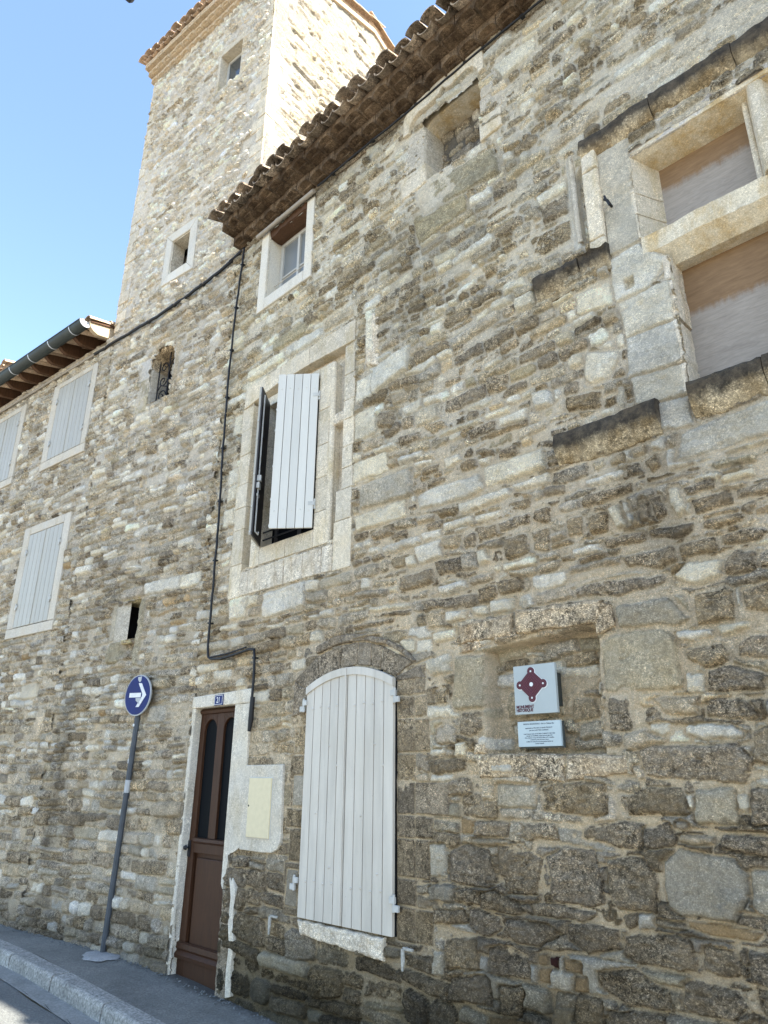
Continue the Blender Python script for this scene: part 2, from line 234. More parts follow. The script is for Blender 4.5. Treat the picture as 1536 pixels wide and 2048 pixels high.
STONE_TXT = """
D -3.827,1.501 -3.499,1.461 -3.513,1.372 -3.826,1.374
W -3.410,1.364 -3.296,1.383 -3.151,1.337 -3.178,1.274 -3.399,1.292
D -3.568,1.270 -3.073,1.238 -3.076,1.163 -3.556,1.178
T -3.543,1.176 -3.377,1.171 -3.374,1.046 -3.532,1.057
W -3.123,1.152 -2.963,1.145 -2.966,1.082 -3.091,1.091
W -2.951,1.171 -2.766,1.150 -2.776,1.071 -2.944,1.083
W -3.365,1.150 -3.171,1.140 -3.197,1.078 -3.354,1.081
W -3.481,1.012 -3.271,1.022 -3.273,0.957 -3.464,0.943
W -3.826,1.006 -3.657,0.985 -3.664,0.913 -3.757,0.919
W -3.626,0.799 -3.324,0.852 -3.316,0.723 -3.487,0.720
G -3.277,0.819 -3.036,0.803 -3.042,0.458 -3.306,0.464
D -3.232,0.434 -3.054,0.433 -3.059,0.325 -3.149,0.278 -3.249,0.298
D -3.464,0.608 -3.356,0.600 -3.358,0.502 -3.467,0.509
T -3.458,0.340 -3.362,0.388 -3.293,0.334 -3.296,0.240 -3.460,0.244
W -3.521,0.202 -3.373,0.204 -3.379,0.166 -3.522,0.163
W -3.285,0.240 -3.194,0.246 -3.209,0.146 -3.288,0.147
D -3.523,0.133 -3.198,0.146 -3.223,0.073 -3.524,0.039
D -3.531,-0.020 -3.182,0.008 -3.164,-0.080 -3.527,-0.103
D -2.483,0.760 -2.280,0.762 -2.216,0.692 -2.479,0.695
W -3.020,0.679 -2.838,0.679 -2.798,0.659 -2.802,0.584 -3.024,0.601
G -2.940,0.552 -2.793,0.575 -2.795,0.387 -2.949,0.386
W -2.920,0.344 -2.790,0.314 -2.804,0.243 -2.894,0.270
W -2.262,0.580 -2.209,0.583 -2.208,0.515 -2.269,0.504
T -2.450,0.493 -2.306,0.484 -2.274,0.369 -2.453,0.355
G -2.419,0.330 -2.284,0.354 -2.241,0.271 -2.408,0.247
D -2.950,0.767 -2.780,0.776 -2.774,0.707 -2.953,0.707
W -2.778,0.809 -2.655,0.804 -2.648,0.774 -2.769,0.787
T -3.087,-0.031 -2.972,-0.022 -2.998,-0.114 -3.091,-0.116
G -2.951,-0.014 -2.659,-0.019 -2.677,-0.145 -2.959,-0.153
D -2.278,1.155 -2.071,1.152 -1.697,1.115 -1.702,1.077 -1.766,1.066 -2.012,1.060 -2.275,1.088
W -1.652,1.107 -1.402,1.068 -1.404,1.053 -1.556,1.044 -1.658,1.066
G -2.018,1.009 -1.609,0.985 -1.588,0.820 -2.026,0.864
D -1.559,0.970 -1.357,1.001 -1.371,0.818 -1.559,0.816
W -1.679,0.796 -1.488,0.771 -1.493,0.736 -1.671,0.744
W -1.464,0.796 -1.297,0.787 -1.291,0.759 -1.431,0.736
G -2.151,0.810 -1.781,0.831 -1.700,0.747 -1.693,0.476 -1.932,0.487 -2.152,0.481
D -1.642,0.690 -1.452,0.689 -1.422,0.617 -1.556,0.590 -1.642,0.640
D -1.366,0.679 -1.301,0.719 -1.216,0.708 -1.220,0.596 -1.362,0.625
D -1.296,0.955 -1.171,0.982 -1.156,0.828 -1.297,0.870
W -1.660,0.557 -1.562,0.549 -1.569,0.454 -1.659,0.467
D -1.541,0.554 -1.423,0.570 -1.253,0.508 -1.281,0.452 -1.555,0.459
D -2.137,0.465 -1.999,0.463 -2.013,0.270 -2.141,0.275
T -1.876,0.440 -1.613,0.436 -1.627,0.343 -1.797,0.358
D -1.555,0.412 -1.376,0.407 -1.321,0.321 -1.367,0.304 -1.573,0.333
W -1.894,0.301 -1.783,0.296 -1.781,0.255 -1.827,0.236 -1.891,0.266
W -1.690,0.292 -1.467,0.283 -1.410,0.236 -1.419,0.217 -1.617,0.220 -1.696,0.252
D -1.969,0.185 -1.456,0.186 -1.392,0.110 -1.446,0.006 -1.957,0.035
T -2.027,0.083 -1.974,0.083 -1.959,0.022 -2.005,0.015
D -1.359,0.240 -1.273,0.274 -1.282,0.079 -1.381,0.104
D -2.627,-0.021 -2.208,-0.003 -2.210,-0.161 -2.290,-0.182 -2.620,-0.161
D -2.081,-0.092 -1.971,-0.026 -1.764,-0.036 -1.735,-0.156 -2.075,-0.169
G -1.692,-0.035 -1.493,-0.020 -1.491,-0.193 -1.707,-0.198
D -1.410,-0.030 -1.283,-0.028 -1.310,-0.185 -1.436,-0.191
D -2.627,-0.419 -2.500,-0.350 -2.309,-0.366 -2.262,-0.506 -2.274,-0.617 -2.368,-0.644 -2.591,-0.638
D -2.513,-0.750 -2.391,-0.723 -2.200,-0.744 -2.194,-0.820 -2.391,-0.876 -2.511,-0.828
W -1.658,1.101 -1.567,1.166 -1.390,1.145 -1.393,1.066 -1.545,1.042
D -3.139,-0.250 -2.875,-0.238 -2.879,-0.313 -3.143,-0.334
D -2.779,-0.249 -2.549,-0.239 -2.538,-0.315 -2.775,-0.329
O -3.257,-0.223 -3.160,-0.243 -3.174,-0.313 -3.260,-0.317
T -3.176,-0.351 -2.776,-0.343 -2.992,-0.378 -3.166,-0.381
D -3.362,-0.424 -3.219,-0.384 -3.034,-0.418 -2.984,-0.588 -3.095,-0.620 -3.357,-0.607
D -2.962,-0.383 -2.806,-0.367 -2.646,-0.440 -2.704,-0.617 -2.919,-0.639 -2.971,-0.530
W -3.544,-0.412 -3.418,-0.400 -3.385,-0.441 -3.411,-0.582 -3.547,-0.601
G -3.548,-0.663 -3.390,-0.625 -3.326,-0.649 -3.350,-0.733 -3.550,-0.740
D -3.315,-0.656 -3.126,-0.638 -3.130,-0.717 -3.307,-0.722
D -3.106,-0.650 -3.006,-0.633 -2.854,-0.667 -2.803,-0.723 -2.823,-0.746 -3.111,-0.737
D -3.214,-0.762 -3.131,-0.746 -2.975,-0.777 -2.968,-0.825 -3.039,-0.875 -3.137,-0.881 -3.217,-0.842
D -2.928,-0.785 -2.769,-0.766 -2.577,-0.769 -2.581,-0.821 -2.707,-0.877 -2.869,-0.886 -2.931,-0.834
D -2.735,-0.668 -2.585,-0.658 -2.310,-0.673 -2.383,-0.720 -2.547,-0.720 -2.713,-0.726
D -3.528,-0.805 -3.255,-0.760 -3.237,-0.823 -3.518,-0.871
D -3.410,-0.945 -3.159,-0.905 -3.146,-1.068 -3.404,-1.102
D -3.071,-0.941 -2.908,-0.918 -2.791,-0.948 -2.773,-1.055 -3.069,-1.076
D -3.374,-1.153 -3.069,-1.090 -3.058,-1.240 -3.377,-1.271
D -2.987,-1.136 -2.811,-1.100 -2.839,-1.244 -2.985,-1.272
O -3.090,-1.298 -2.895,-1.273 -2.897,-1.311 -3.083,-1.348
O -2.719,-0.931 -2.658,-0.915 -2.662,-0.974 -2.723,-0.983
R -2.641,-0.926 -2.595,-0.925 -2.599,-0.976 -2.644,-0.965
O -2.549,-0.925 -2.444,-0.934 -2.448,-0.978 -2.545,-0.974
O -2.482,-1.001 -2.418,-0.997 -2.424,-1.058 -2.496,-1.065
O -2.724,-0.996 -2.646,-0.984 -2.652,-1.054 -2.721,-1.065
W -3.521,-1.026 -3.433,-1.014 -3.426,-1.147 -3.513,-1.154
D -2.351,-0.237 -2.115,-0.200 -1.988,-0.220 -2.032,-0.338 -2.138,-0.338 -2.365,-0.292
D -1.990,-0.233 -1.856,-0.202 -1.825,-0.282 -1.843,-0.314 -1.995,-0.329
T -1.806,-0.250 -1.620,-0.258 -1.626,-0.294 -1.805,-0.293
T -1.805,-0.187 -1.742,-0.185 -1.749,-0.228 -1.804,-0.231
D -1.585,-0.238 -1.358,-0.238 -1.374,-0.329 -1.588,-0.298
D -2.231,-0.403 -2.037,-0.376 -1.955,-0.470 -1.975,-0.629 -2.187,-0.634 -2.232,-0.557
G -1.908,-0.386 -1.823,-0.318 -1.533,-0.347 -1.505,-0.408 -1.511,-0.521 -1.569,-0.621 -1.843,-0.620 -1.900,-0.585
G -1.473,-0.394 -1.370,-0.380 -1.405,-0.585 -1.493,-0.557
D -2.168,-0.669 -2.048,-0.643 -2.091,-0.702 -2.139,-0.739
W -2.063,-0.651 -1.990,-0.636 -1.991,-0.702 -2.079,-0.725
T -1.978,-0.653 -1.823,-0.669 -1.827,-0.693 -1.983,-0.689
O -1.814,-0.651 -1.641,-0.647 -1.464,-0.663 -1.504,-0.695 -1.711,-0.695 -1.818,-0.674
D -2.164,-0.760 -1.877,-0.716 -1.809,-0.753 -1.786,-0.817 -1.813,-0.871 -2.098,-0.875 -2.175,-0.857
D -1.750,-0.745 -1.596,-0.756 -1.558,-0.852 -1.663,-0.874 -1.754,-0.861
D -1.541,-0.743 -1.419,-0.736 -1.444,-0.884 -1.544,-0.870
D -2.343,-0.949 -2.131,-0.915 -1.959,-0.978 -1.943,-1.058 -2.165,-1.082 -2.336,-1.031
D -1.872,-0.925 -1.805,-0.908 -1.616,-0.919 -1.578,-0.975 -1.653,-1.040 -1.889,-1.048
D -2.466,-1.084 -2.336,-1.096 -2.330,-1.188 -2.511,-1.223
D -2.302,-1.131 -1.986,-1.082 -1.980,-1.141 -2.325,-1.210
W -2.055,2.763 -1.813,2.675 -1.830,2.613 -1.916,2.511 -2.040,2.522 -2.083,2.580
W -1.857,2.408 -1.817,2.402 -1.819,2.260 -1.866,2.287
D -2.224,2.484 -1.971,2.434 -1.992,2.325 -2.232,2.386
W -1.598,1.874 -1.307,1.896 -1.319,1.767 -1.591,1.740
W -1.292,1.899 -0.979,1.878 -1.002,1.743 -1.263,1.750 -1.307,1.797
T -1.807,1.951 -1.712,1.956 -1.727,1.899 -1.803,1.905
T -1.952,1.925 -1.868,1.953 -1.876,1.883 -1.947,1.887
D -1.861,1.861 -1.766,1.858 -1.767,1.780 -1.861,1.781
D -1.742,1.851 -1.654,1.884 -1.632,1.799 -1.695,1.758
W -2.137,1.835 -1.889,1.843 -1.885,1.806 -1.922,1.790 -2.132,1.796
T -1.751,1.706 -1.432,1.708 -1.432,1.680 -1.624,1.677 -1.744,1.691
Y -1.349,1.712 -1.096,1.704 -1.109,1.661 -1.325,1.680
D -2.157,1.731 -1.841,1.732 -1.838,1.687 -1.927,1.668 -2.174,1.654
D -1.522,1.615 -1.362,1.626 -1.363,1.570 -1.506,1.566
W -1.312,1.620 -1.136,1.622 -1.137,1.576 -1.317,1.589
D -1.490,1.517 -1.282,1.532 -1.272,1.459 -1.470,1.440
D -1.236,1.511 -1.051,1.528 -1.062,1.463 -1.235,1.472
W -1.614,1.625 -1.568,1.620 -1.532,1.488 -1.575,1.450 -1.612,1.525
D -1.732,1.590 -1.682,1.601 -1.650,1.477 -1.705,1.483
D -1.802,1.600 -1.756,1.596 -1.746,1.477 -1.811,1.484
W -2.014,1.604 -1.950,1.622 -1.896,1.480 -1.967,1.471
W -1.915,1.621 -1.889,1.615 -1.853,1.486 -1.872,1.474
D -2.135,1.581 -2.023,1.597 -2.037,1.471 -2.137,1.468
D -2.303,1.605 -2.198,1.606 -2.191,1.480 -2.304,1.489
O -1.167,1.386 -1.073,1.399 -1.081,1.349 -1.166,1.355
D -1.440,1.393 -1.235,1.388 -1.234,1.350 -1.363,1.328 -1.438,1.354
D -1.772,1.400 -1.507,1.394 -1.511,1.363 -1.600,1.321 -1.759,1.373
D -2.052,1.414 -1.796,1.406 -1.803,1.350 -2.048,1.371
W -2.275,1.394 -2.098,1.399 -2.086,1.345 -2.269,1.349
D -1.598,1.281 -1.404,1.292 -1.394,1.213 -1.593,1.209
D -1.356,1.281 -1.190,1.287 -1.125,1.257 -1.175,1.217 -1.348,1.241
D -1.937,1.280 -1.644,1.283 -1.625,1.193 -1.736,1.176 -1.935,1.223
D -1.348,1.151 -1.302,1.179 -1.205,1.151 -1.219,1.067 -1.374,1.068
D -1.187,1.140 -1.114,1.153 -1.128,1.071 -1.190,1.083
G -4.293,2.408 -3.701,2.402 -3.688,2.145 -4.287,2.198
D -4.284,3.284 -3.981,3.258 -3.996,3.159 -4.281,3.189
D -3.965,3.304 -3.621,3.253 -3.606,3.171 -3.948,3.232
T -3.932,3.173 -3.728,3.131 -3.743,3.048 -3.915,3.076
D -4.076,3.046 -3.899,3.006 -3.898,2.854 -4.074,2.916
W -3.805,2.996 -3.578,3.009 -3.565,2.930 -3.759,2.904
G -3.654,2.902 -3.380,2.884 -3.383,2.754 -3.640,2.750
D -3.324,2.874 -2.915,2.888 -2.921,2.765 -3.314,2.764
D -2.890,2.900 -2.720,2.875 -2.715,2.761 -2.884,2.773
W -2.506,2.613 -2.358,2.607 -2.342,2.486 -2.472,2.478
D -3.553,2.732 -3.329,2.711 -3.303,2.643 -3.455,2.638
W -3.386,2.603 -3.197,2.617 -2.979,2.606 -2.981,2.562 -3.172,2.574 -3.373,2.575
W -2.941,2.615 -2.701,2.602 -2.704,2.549 -2.931,2.578
W -2.823,2.538 -2.557,2.526 -2.552,2.440 -2.815,2.470
D -3.083,2.532 -2.836,2.532 -2.840,2.447 -3.074,2.462
T -4.306,2.841 -4.024,2.810 -4.039,2.727 -4.286,2.745
W -4.136,2.709 -3.851,2.701 -3.866,2.645 -4.119,2.665
D -3.835,2.720 -3.597,2.699 -3.597,2.640 -3.820,2.642
W -3.835,2.526 -3.570,2.524 -3.571,2.466 -3.820,2.473
T -3.959,2.626 -3.745,2.581 -3.760,2.538 -3.958,2.577
W -3.643,2.430 -3.487,2.416 -3.488,2.382 -3.629,2.391
W -3.351,2.374 -3.205,2.377 -3.169,2.316 -3.326,2.288
D -3.182,2.288 -3.044,2.277 -3.022,2.206 -3.172,2.219
W -2.996,2.251 -2.874,2.255 -2.902,2.190 -2.985,2.205
D -2.815,2.267 -2.676,2.274 -2.681,2.193 -2.818,2.206
D -3.572,2.351 -3.392,2.353 -3.394,2.286 -3.573,2.294
W -3.617,2.159 -3.000,2.146 -2.970,2.032 -3.056,1.994 -3.604,2.022
W -2.951,2.173 -2.442,2.167 -2.443,2.028 -2.947,2.015
W -3.195,1.947 -2.741,1.967 -2.734,1.896 -3.185,1.872
W -2.719,1.961 -2.409,1.979 -2.416,1.904 -2.699,1.926
W -4.368,2.134 -3.760,2.153 -3.746,1.991 -4.330,2.006
D -3.401,1.948 -3.220,1.944 -3.235,1.884 -3.389,1.902
T -3.633,1.941 -3.455,1.951 -3.456,1.887 -3.620,1.894
W -3.365,1.832 -3.075,1.834 -3.077,1.783 -3.353,1.777
W -3.052,1.818 -2.829,1.817 -2.832,1.773 -3.042,1.765
D -2.749,1.840 -2.563,1.839 -2.579,1.766 -2.741,1.779
D -2.846,1.717 -2.582,1.729 -2.587,1.654 -2.839,1.647
D -2.550,1.730 -2.429,1.737 -2.438,1.627 -2.555,1.665
W -4.026,1.787 -3.634,1.800 -3.607,1.740 -3.775,1.733 -3.995,1.725
W -3.579,1.808 -3.379,1.804 -3.393,1.745 -3.566,1.752
D -4.136,1.937 -3.892,1.948 -3.892,1.870 -4.120,1.888
W -3.663,1.709 -3.407,1.716 -3.384,1.587 -3.609,1.571
T -3.367,1.728 -3.215,1.714 -3.219,1.623 -3.357,1.643
D -3.167,1.693 -3.069,1.701 -3.050,1.597 -3.158,1.600
D -3.033,1.712 -2.880,1.716 -2.873,1.636 -3.024,1.631
D -2.809,1.582 -2.634,1.590 -2.622,1.466 -2.796,1.437
D -2.582,1.587 -2.441,1.591 -2.455,1.430 -2.580,1.466
D -3.450,1.549 -3.197,1.548 -3.188,1.447 -3.400,1.448
W -3.064,1.550 -2.981,1.552 -2.941,1.447 -3.033,1.446
W -3.747,1.641 -3.663,1.656 -3.650,1.569 -3.733,1.564
D -3.818,1.495 -3.477,1.503 -3.479,1.402 -3.804,1.387
W -3.415,1.351 -3.167,1.356 -3.157,1.305 -3.404,1.299
W -2.820,1.404 -2.564,1.408 -2.557,1.361 -2.812,1.356
T -3.119,1.366 -2.910,1.375 -2.924,1.330 -3.110,1.307
D -2.881,1.294 -2.697,1.297 -2.682,1.213 -2.864,1.208
W -5.654,1.680 -5.008,1.682 -4.991,1.449 -5.650,1.430
W -6.239,1.710 -6.087,1.706 -5.880,1.702 -5.937,1.485 -6.181,1.495
W -2.680,6.038 -2.229,6.003 -2.230,5.854 -2.557,5.788
Y -3.639,4.931 -3.040,4.909 -3.022,4.647 -3.579,4.605
Y -3.604,5.267 -2.729,5.109 -2.667,4.814 -3.514,4.909
W -2.332,4.320 -2.042,4.295 -2.049,4.226 -2.316,4.225
D -2.299,4.150 -2.010,4.176 -2.027,3.997 -2.287,4.020
D -2.428,3.963 -2.035,3.908 -2.052,3.734 -2.397,3.754
G -2.021,0.982 -1.725,0.995 -1.589,0.831 -2.019,0.861
W -4.268,4.359 -4.165,4.362 -4.150,3.634 -4.235,3.537
W -4.215,3.555 -3.709,3.593 -3.740,3.353 -4.176,3.277
"""
# ------------------------------------------------------------------ mesh helpers
class MB:
    def __init__(s): s.v = []; s.f = []
    def add(s, vs, fs):
        o = len(s.v); s.v += [tuple(map(float, q)) for q in vs]; s.f += [tuple(i+o for i in f) for f in fs]; return s
    def box(s, x0, x1, y0, y1, z0, z1):
        return s.add([(x, y, z) for z in (z0, z1) for y in (y0, y1) for x in (x0, x1)],
                     [(0, 2, 3, 1), (4, 5, 7, 6), (0, 1, 5, 4), (2, 6, 7, 3), (0, 4, 6, 2), (1, 3, 7, 5)])
    def prism(s, poly, y0, y1):
        """poly in (x,z), extruded from y0 (front) to y1"""
        n = len(poly); a = sum(poly[i][0]*poly[(i+1) % n][1]-poly[(i+1) % n][0]*poly[i][1] for i in range(n))
        if a < 0: poly = poly[::-1]
        return s.add([(x, y0, z) for x, z in poly]+[(x, y1, z) for x, z in poly],
                     [tuple(range(n)), tuple(range(2*n-1, n-1, -1))]+[(i, i+n, (i+1) % n+n, (i+1) % n) for i in range(n)])
    def sweepx(s, x0, x1, prof, nseg=1, amp=0, seed=0, caps=True):
        """closed profile of (y,z) swept along x with erosion noise"""
        n = len(prof); vs = []
        if amp: nseg = max(nseg, int(abs(x1-x0)/.022))
        X_ = np.linspace(x0, x1, nseg+1)
        for i in range(nseg+1):
            for j, (y, z) in enumerate(prof):
                k = amp*2.2 if y < .05 else 0
                xa = np.array([X_[i]*5.0]); ya = np.array([j*.55+seed*3.3])
                a = float(vn(xa, ya, seed)[0])+.5*float(vn(xa*5, ya*2, seed+3)[0]); c = float(vn(xa+40, ya, seed+5)[0])+.5*float(vn(xa*5+9, ya*2, seed+7)[0])
                vs.append((X_[i], y+a*k, z+c*k))
        fs = []
        for i in range(nseg):
            for j in range(n):
                a = i*n+j; b = i*n+(j+1) % n; fs.append((a, b, b+n, a+n))
        if caps: fs += [tuple(range(n))[::-1], tuple(nseg*n+j for j in range(n))]
        return s.add(vs, fs)
    def tube(s, pts, r, n=8, caps=True):
        pts = [Vector(p) for p in pts]; vs = []; rr = r if isinstance(r, (list, tuple)) else [r]*len(pts)
        up = Vector((0.01, .02, 1)).normalized()
        for i, p in enumerate(pts):
            d = (pts[min(i+1, len(pts)-1)]-pts[max(i-1, 0)]).normalized()
            if abs(d.dot(up)) > .95: a = d.cross(Vector((1, 0, 0))).normalized()
            else: a = d.cross(up).normalized()
            b = d.cross(a)
            for k in range(n):
                t = 2*pi*k/n; vs.append(p+a*cos(t)*rr[i]+b*sin(t)*rr[i])
        fs = [(i*n+k, i*n+(k+1) % n, (i+1)*n+(k+1) % n, (i+1)*n+k) for i in range(len(pts)-1) for k in range(n)]
        if caps: fs += [tuple(range(n))[::-1], tuple((len(pts)-1)*n+k for k in range(n))]
        return s.add(vs, fs)
    def disc(s, c, r, y0, y1, n=32):
        return s.prism([(c[0]+r*cos(2*pi*i/n), c[1]+r*sin(2*pi*i/n)) for i in range(n)], y0, y1)
    def dome(s, c, r, h, n=8):
        vs = [(c[0]+r*cos(2*pi*i/n), c[1], c[2]+r*sin(2*pi*i/n)) for i in range(n)]
        vs += [(c[0]+.6*r*cos(2*pi*i/n), c[1]-h*.8, c[2]+.6*r*sin(2*pi*i/n)) for i in range(n)]+[(c[0], c[1]-h, c[2])]
        return s.add(vs, [(i, (i+1) % n, n+(i+1) % n, n+i) for i in range(n)]+[(n+i, n+(i+1) % n, 2*n) for i in range(n)])
    def block(s, q, y0, y1, r=.012, rough=.004, res=.02, seed=0, wob=.004, inset=.002):
        """dressed block: quad q = bl,br,tr,tl in (x,z); finely gridded, rounded and pitted front, straight sides"""
        q = np.array(q, float); c = q.mean(0); q = c+(q-c)*(1-inset*2/np.maximum(np.ptp(q, axis=0), .02))
        w = (np.hypot(*(q[1]-q[0]))+np.hypot(*(q[2]-q[3])))/2; h = (np.hypot(*(q[3]-q[0]))+np.hypot(*(q[2]-q[1])))/2
        def ax(L):
            n = max(3, int(L/res)); e = min(r/L, .2)
            return np.unique(np.concatenate([[0, e*.3, e], np.linspace(e, 1-e, n), [1-e, 1-e*.3, 1]]))
        U = ax(w); V = ax(h); u, v = np.meshgrid(U, V)
        P = (q[0]*((1-u)*(1-v))[..., None]+q[1]*(u*(1-v))[..., None]+q[2]*(u*v)[..., None]+q[3]*((1-u)*v)[..., None])
        e = np.minimum(np.minimum(u, 1-u)*w, np.minimum(v, 1-v)*h)
        k = np.clip(1-e/r, 0, 1); y = y0+r*(1-np.sqrt(1-k*k))
        x, z = P[..., 0], P[..., 1]
        y = y+rough*(fbm(x, z, 9, 3, seed+1)+.6*fbm(x, z, 35, 2, seed+5))
        bd = (1-np.clip(e/(r*2), 0, 1))
        x2 = x+wob*bd*fbm(x+seed, z, 14, 2, seed+8); z2 = z+wob*bd*fbm(x, z+seed, 14, 2, seed+9)
        nv, nu = u.shape
        vs = np.stack([x2, y, z2], -1).reshape(-1, 3).tolist(); I = np.arange(nu*nv).reshape(nv, nu)
        fs = np.stack([I[:-1, :-1], I[:-1, 1:], I[1:, 1:], I[1:, :-1]], -1).reshape(-1, 4).tolist()
        ring = list(I[0, :])+list(I[1:, -1])+list(I[-1, -2::-1])+list(I[-2:0:-1, 0]); n = len(ring); o = len(vs)
        for i in ring: vs.append([vs[i][0], y1, vs[i][2]])
        for k in range(n): fs.append([ring[(k+1) % n], ring[k], o+k, o+(k+1) % n])
        fs.append([o+k for k in range(n)])
        return s.add(vs, fs)
    def rblock(s, x0, x1, z0, z1, y0, y1, **k): return s.block([(x0, z0), (x1, z0), (x1, z1), (x0, z1)], y0, y1, **k)
    def mesh(s, name, bevel=0, smooth=None):
        me = bpy.data.meshes.new(name); me.from_pydata(s.v, [], s.f); me.validate()
        bm = bmesh.new(); bm.from_mesh(me)
        bmesh.ops.recalc_face_normals(bm, faces=bm.faces)
        if bevel: bmesh.ops.bevel(bm, geom=[e for e in bm.edges if len(e.link_faces) == 2 and e.calc_face_angle(0) > .6], offset=bevel, segments=2, affect='EDGES', profile=.5)
        bm.to_mesh(me); bm.free()
        if smooth is not None:
            me.shade_smooth()
            me.set_sharp_from_angle(angle=radians(smooth))
        return me
def obj(name, g, mat, parent=None, bevel=0, smooth=None):
    me = g.mesh(name, bevel, smooth) if isinstance(g, MB) else g
    if mat: me.materials.clear(); me.materials.append(mat)
    o = bpy.data.objects.new(name, me); COL.objects.link(o)
    if parent: attach(o, parent)
    return o
def attach(o, parent):
    o.parent = parent
    if parent.type == 'EMPTY': o.location = (0, 0, -parent['base_z']) if 'base_z' in parent.keys() else (0, 0, 0)
def tag(o, label, cat, group=None):
    o['label'] = label; o['category'] = cat
    if group: o['group'] = group
    return o
def struct(o): o['kind'] = 'structure'; return o
def empty(name, loc, rz=0):
    o = bpy.data.objects.new(name, None); COL.objects.link(o); o.location = loc; o.rotation_euler = (0, 0, rz)
    o['base_z'] = float(loc[2]); o.empty_display_size = .3
    return o
# children of an Empty at (x, y, base_z) are modelled with z measured from eye level, hence the base_z shift
def text(name, s, size, loc, mat, parent=None, align='LEFT', sx=1.0, depth=.0015, bold=0, rz=0):
    cu = bpy.data.curves.new(name, 'FONT'); cu.body = s; cu.size = size; cu.extrude = depth; cu.align_x = align; cu.offset = bold
    cu.resolution_u = 3
    t = bpy.data.objects.new('tmp', cu); COL.objects.link(t)
    dg = bpy.context.evaluated_depsgraph_get(); me = bpy.data.meshes.new_from_object(t.evaluated_get(dg))
    bpy.data.objects.remove(t); bpy.data.curves.remove(cu)
    me.transform(Matrix.Translation(loc) @ Matrix.Rotation(rz, 4, 'Y') @ Matrix.Rotation(pi/2, 4, 'X') @ Matrix.Diagonal((sx, 1, 1, 1)))
    me.name = name
    return obj(name, me, mat, parent)

# ------------------------------------------------------------------ masonry height fields
#        colour                 jitter spk  rough  proud
KIND = {'D': ((.415, .335, .232), .16, .90, .0075), 'W': ((.74, .68, .56), .08, .34, .0045), 'G': ((.51, .45, .345), .08, .45, .0025),
        'T': ((.55, .46, .335), .15, .55, .0055), 'O': ((.48, .345, .195), .15, .35, .0040), 'Y': ((.50, .43, .30), .12, .55, .0040),
        'R': ((.075, .028, .025), .1, .3, .0030), 'M': ((.55, .475, .36), .13, .74, .0065), 'C': ((.60, .54, .43), .06, .14, .0015),
        'P': ((.56, .51, .43), .05, .30, .0015)}
KEYS = list(KIND)
def inpoly(x, z, P):
    r = np.zeros(x.shape, bool); n = len(P)
    for i in range(n):
        (xa, za), (xb, zb) = P[i], P[(i+1) % n]
        c = ((za > z) != (zb > z)) & (x < (xb-xa)*(z-za)/((zb-za) or 1e-9)+xa); r ^= c
    return r
def polysd(x, z, P, rr=0):
    d = np.full(x.shape, 9., np.float32); n = len(P)
    for i in range(n):
        ax, az = P[i]; bx, bz = P[(i+1) % n]; ex, ez = bx-ax, bz-az
        t = np.clip(((x-ax)*ex+(z-az)*ez)/(ex*ex+ez*ez+1e-12), 0, 1)
        d = np.minimum(d, np.hypot(x-ax-t*ex, z-az-t*ez))
    return np.where(inpoly(x, z, P), d, -d)
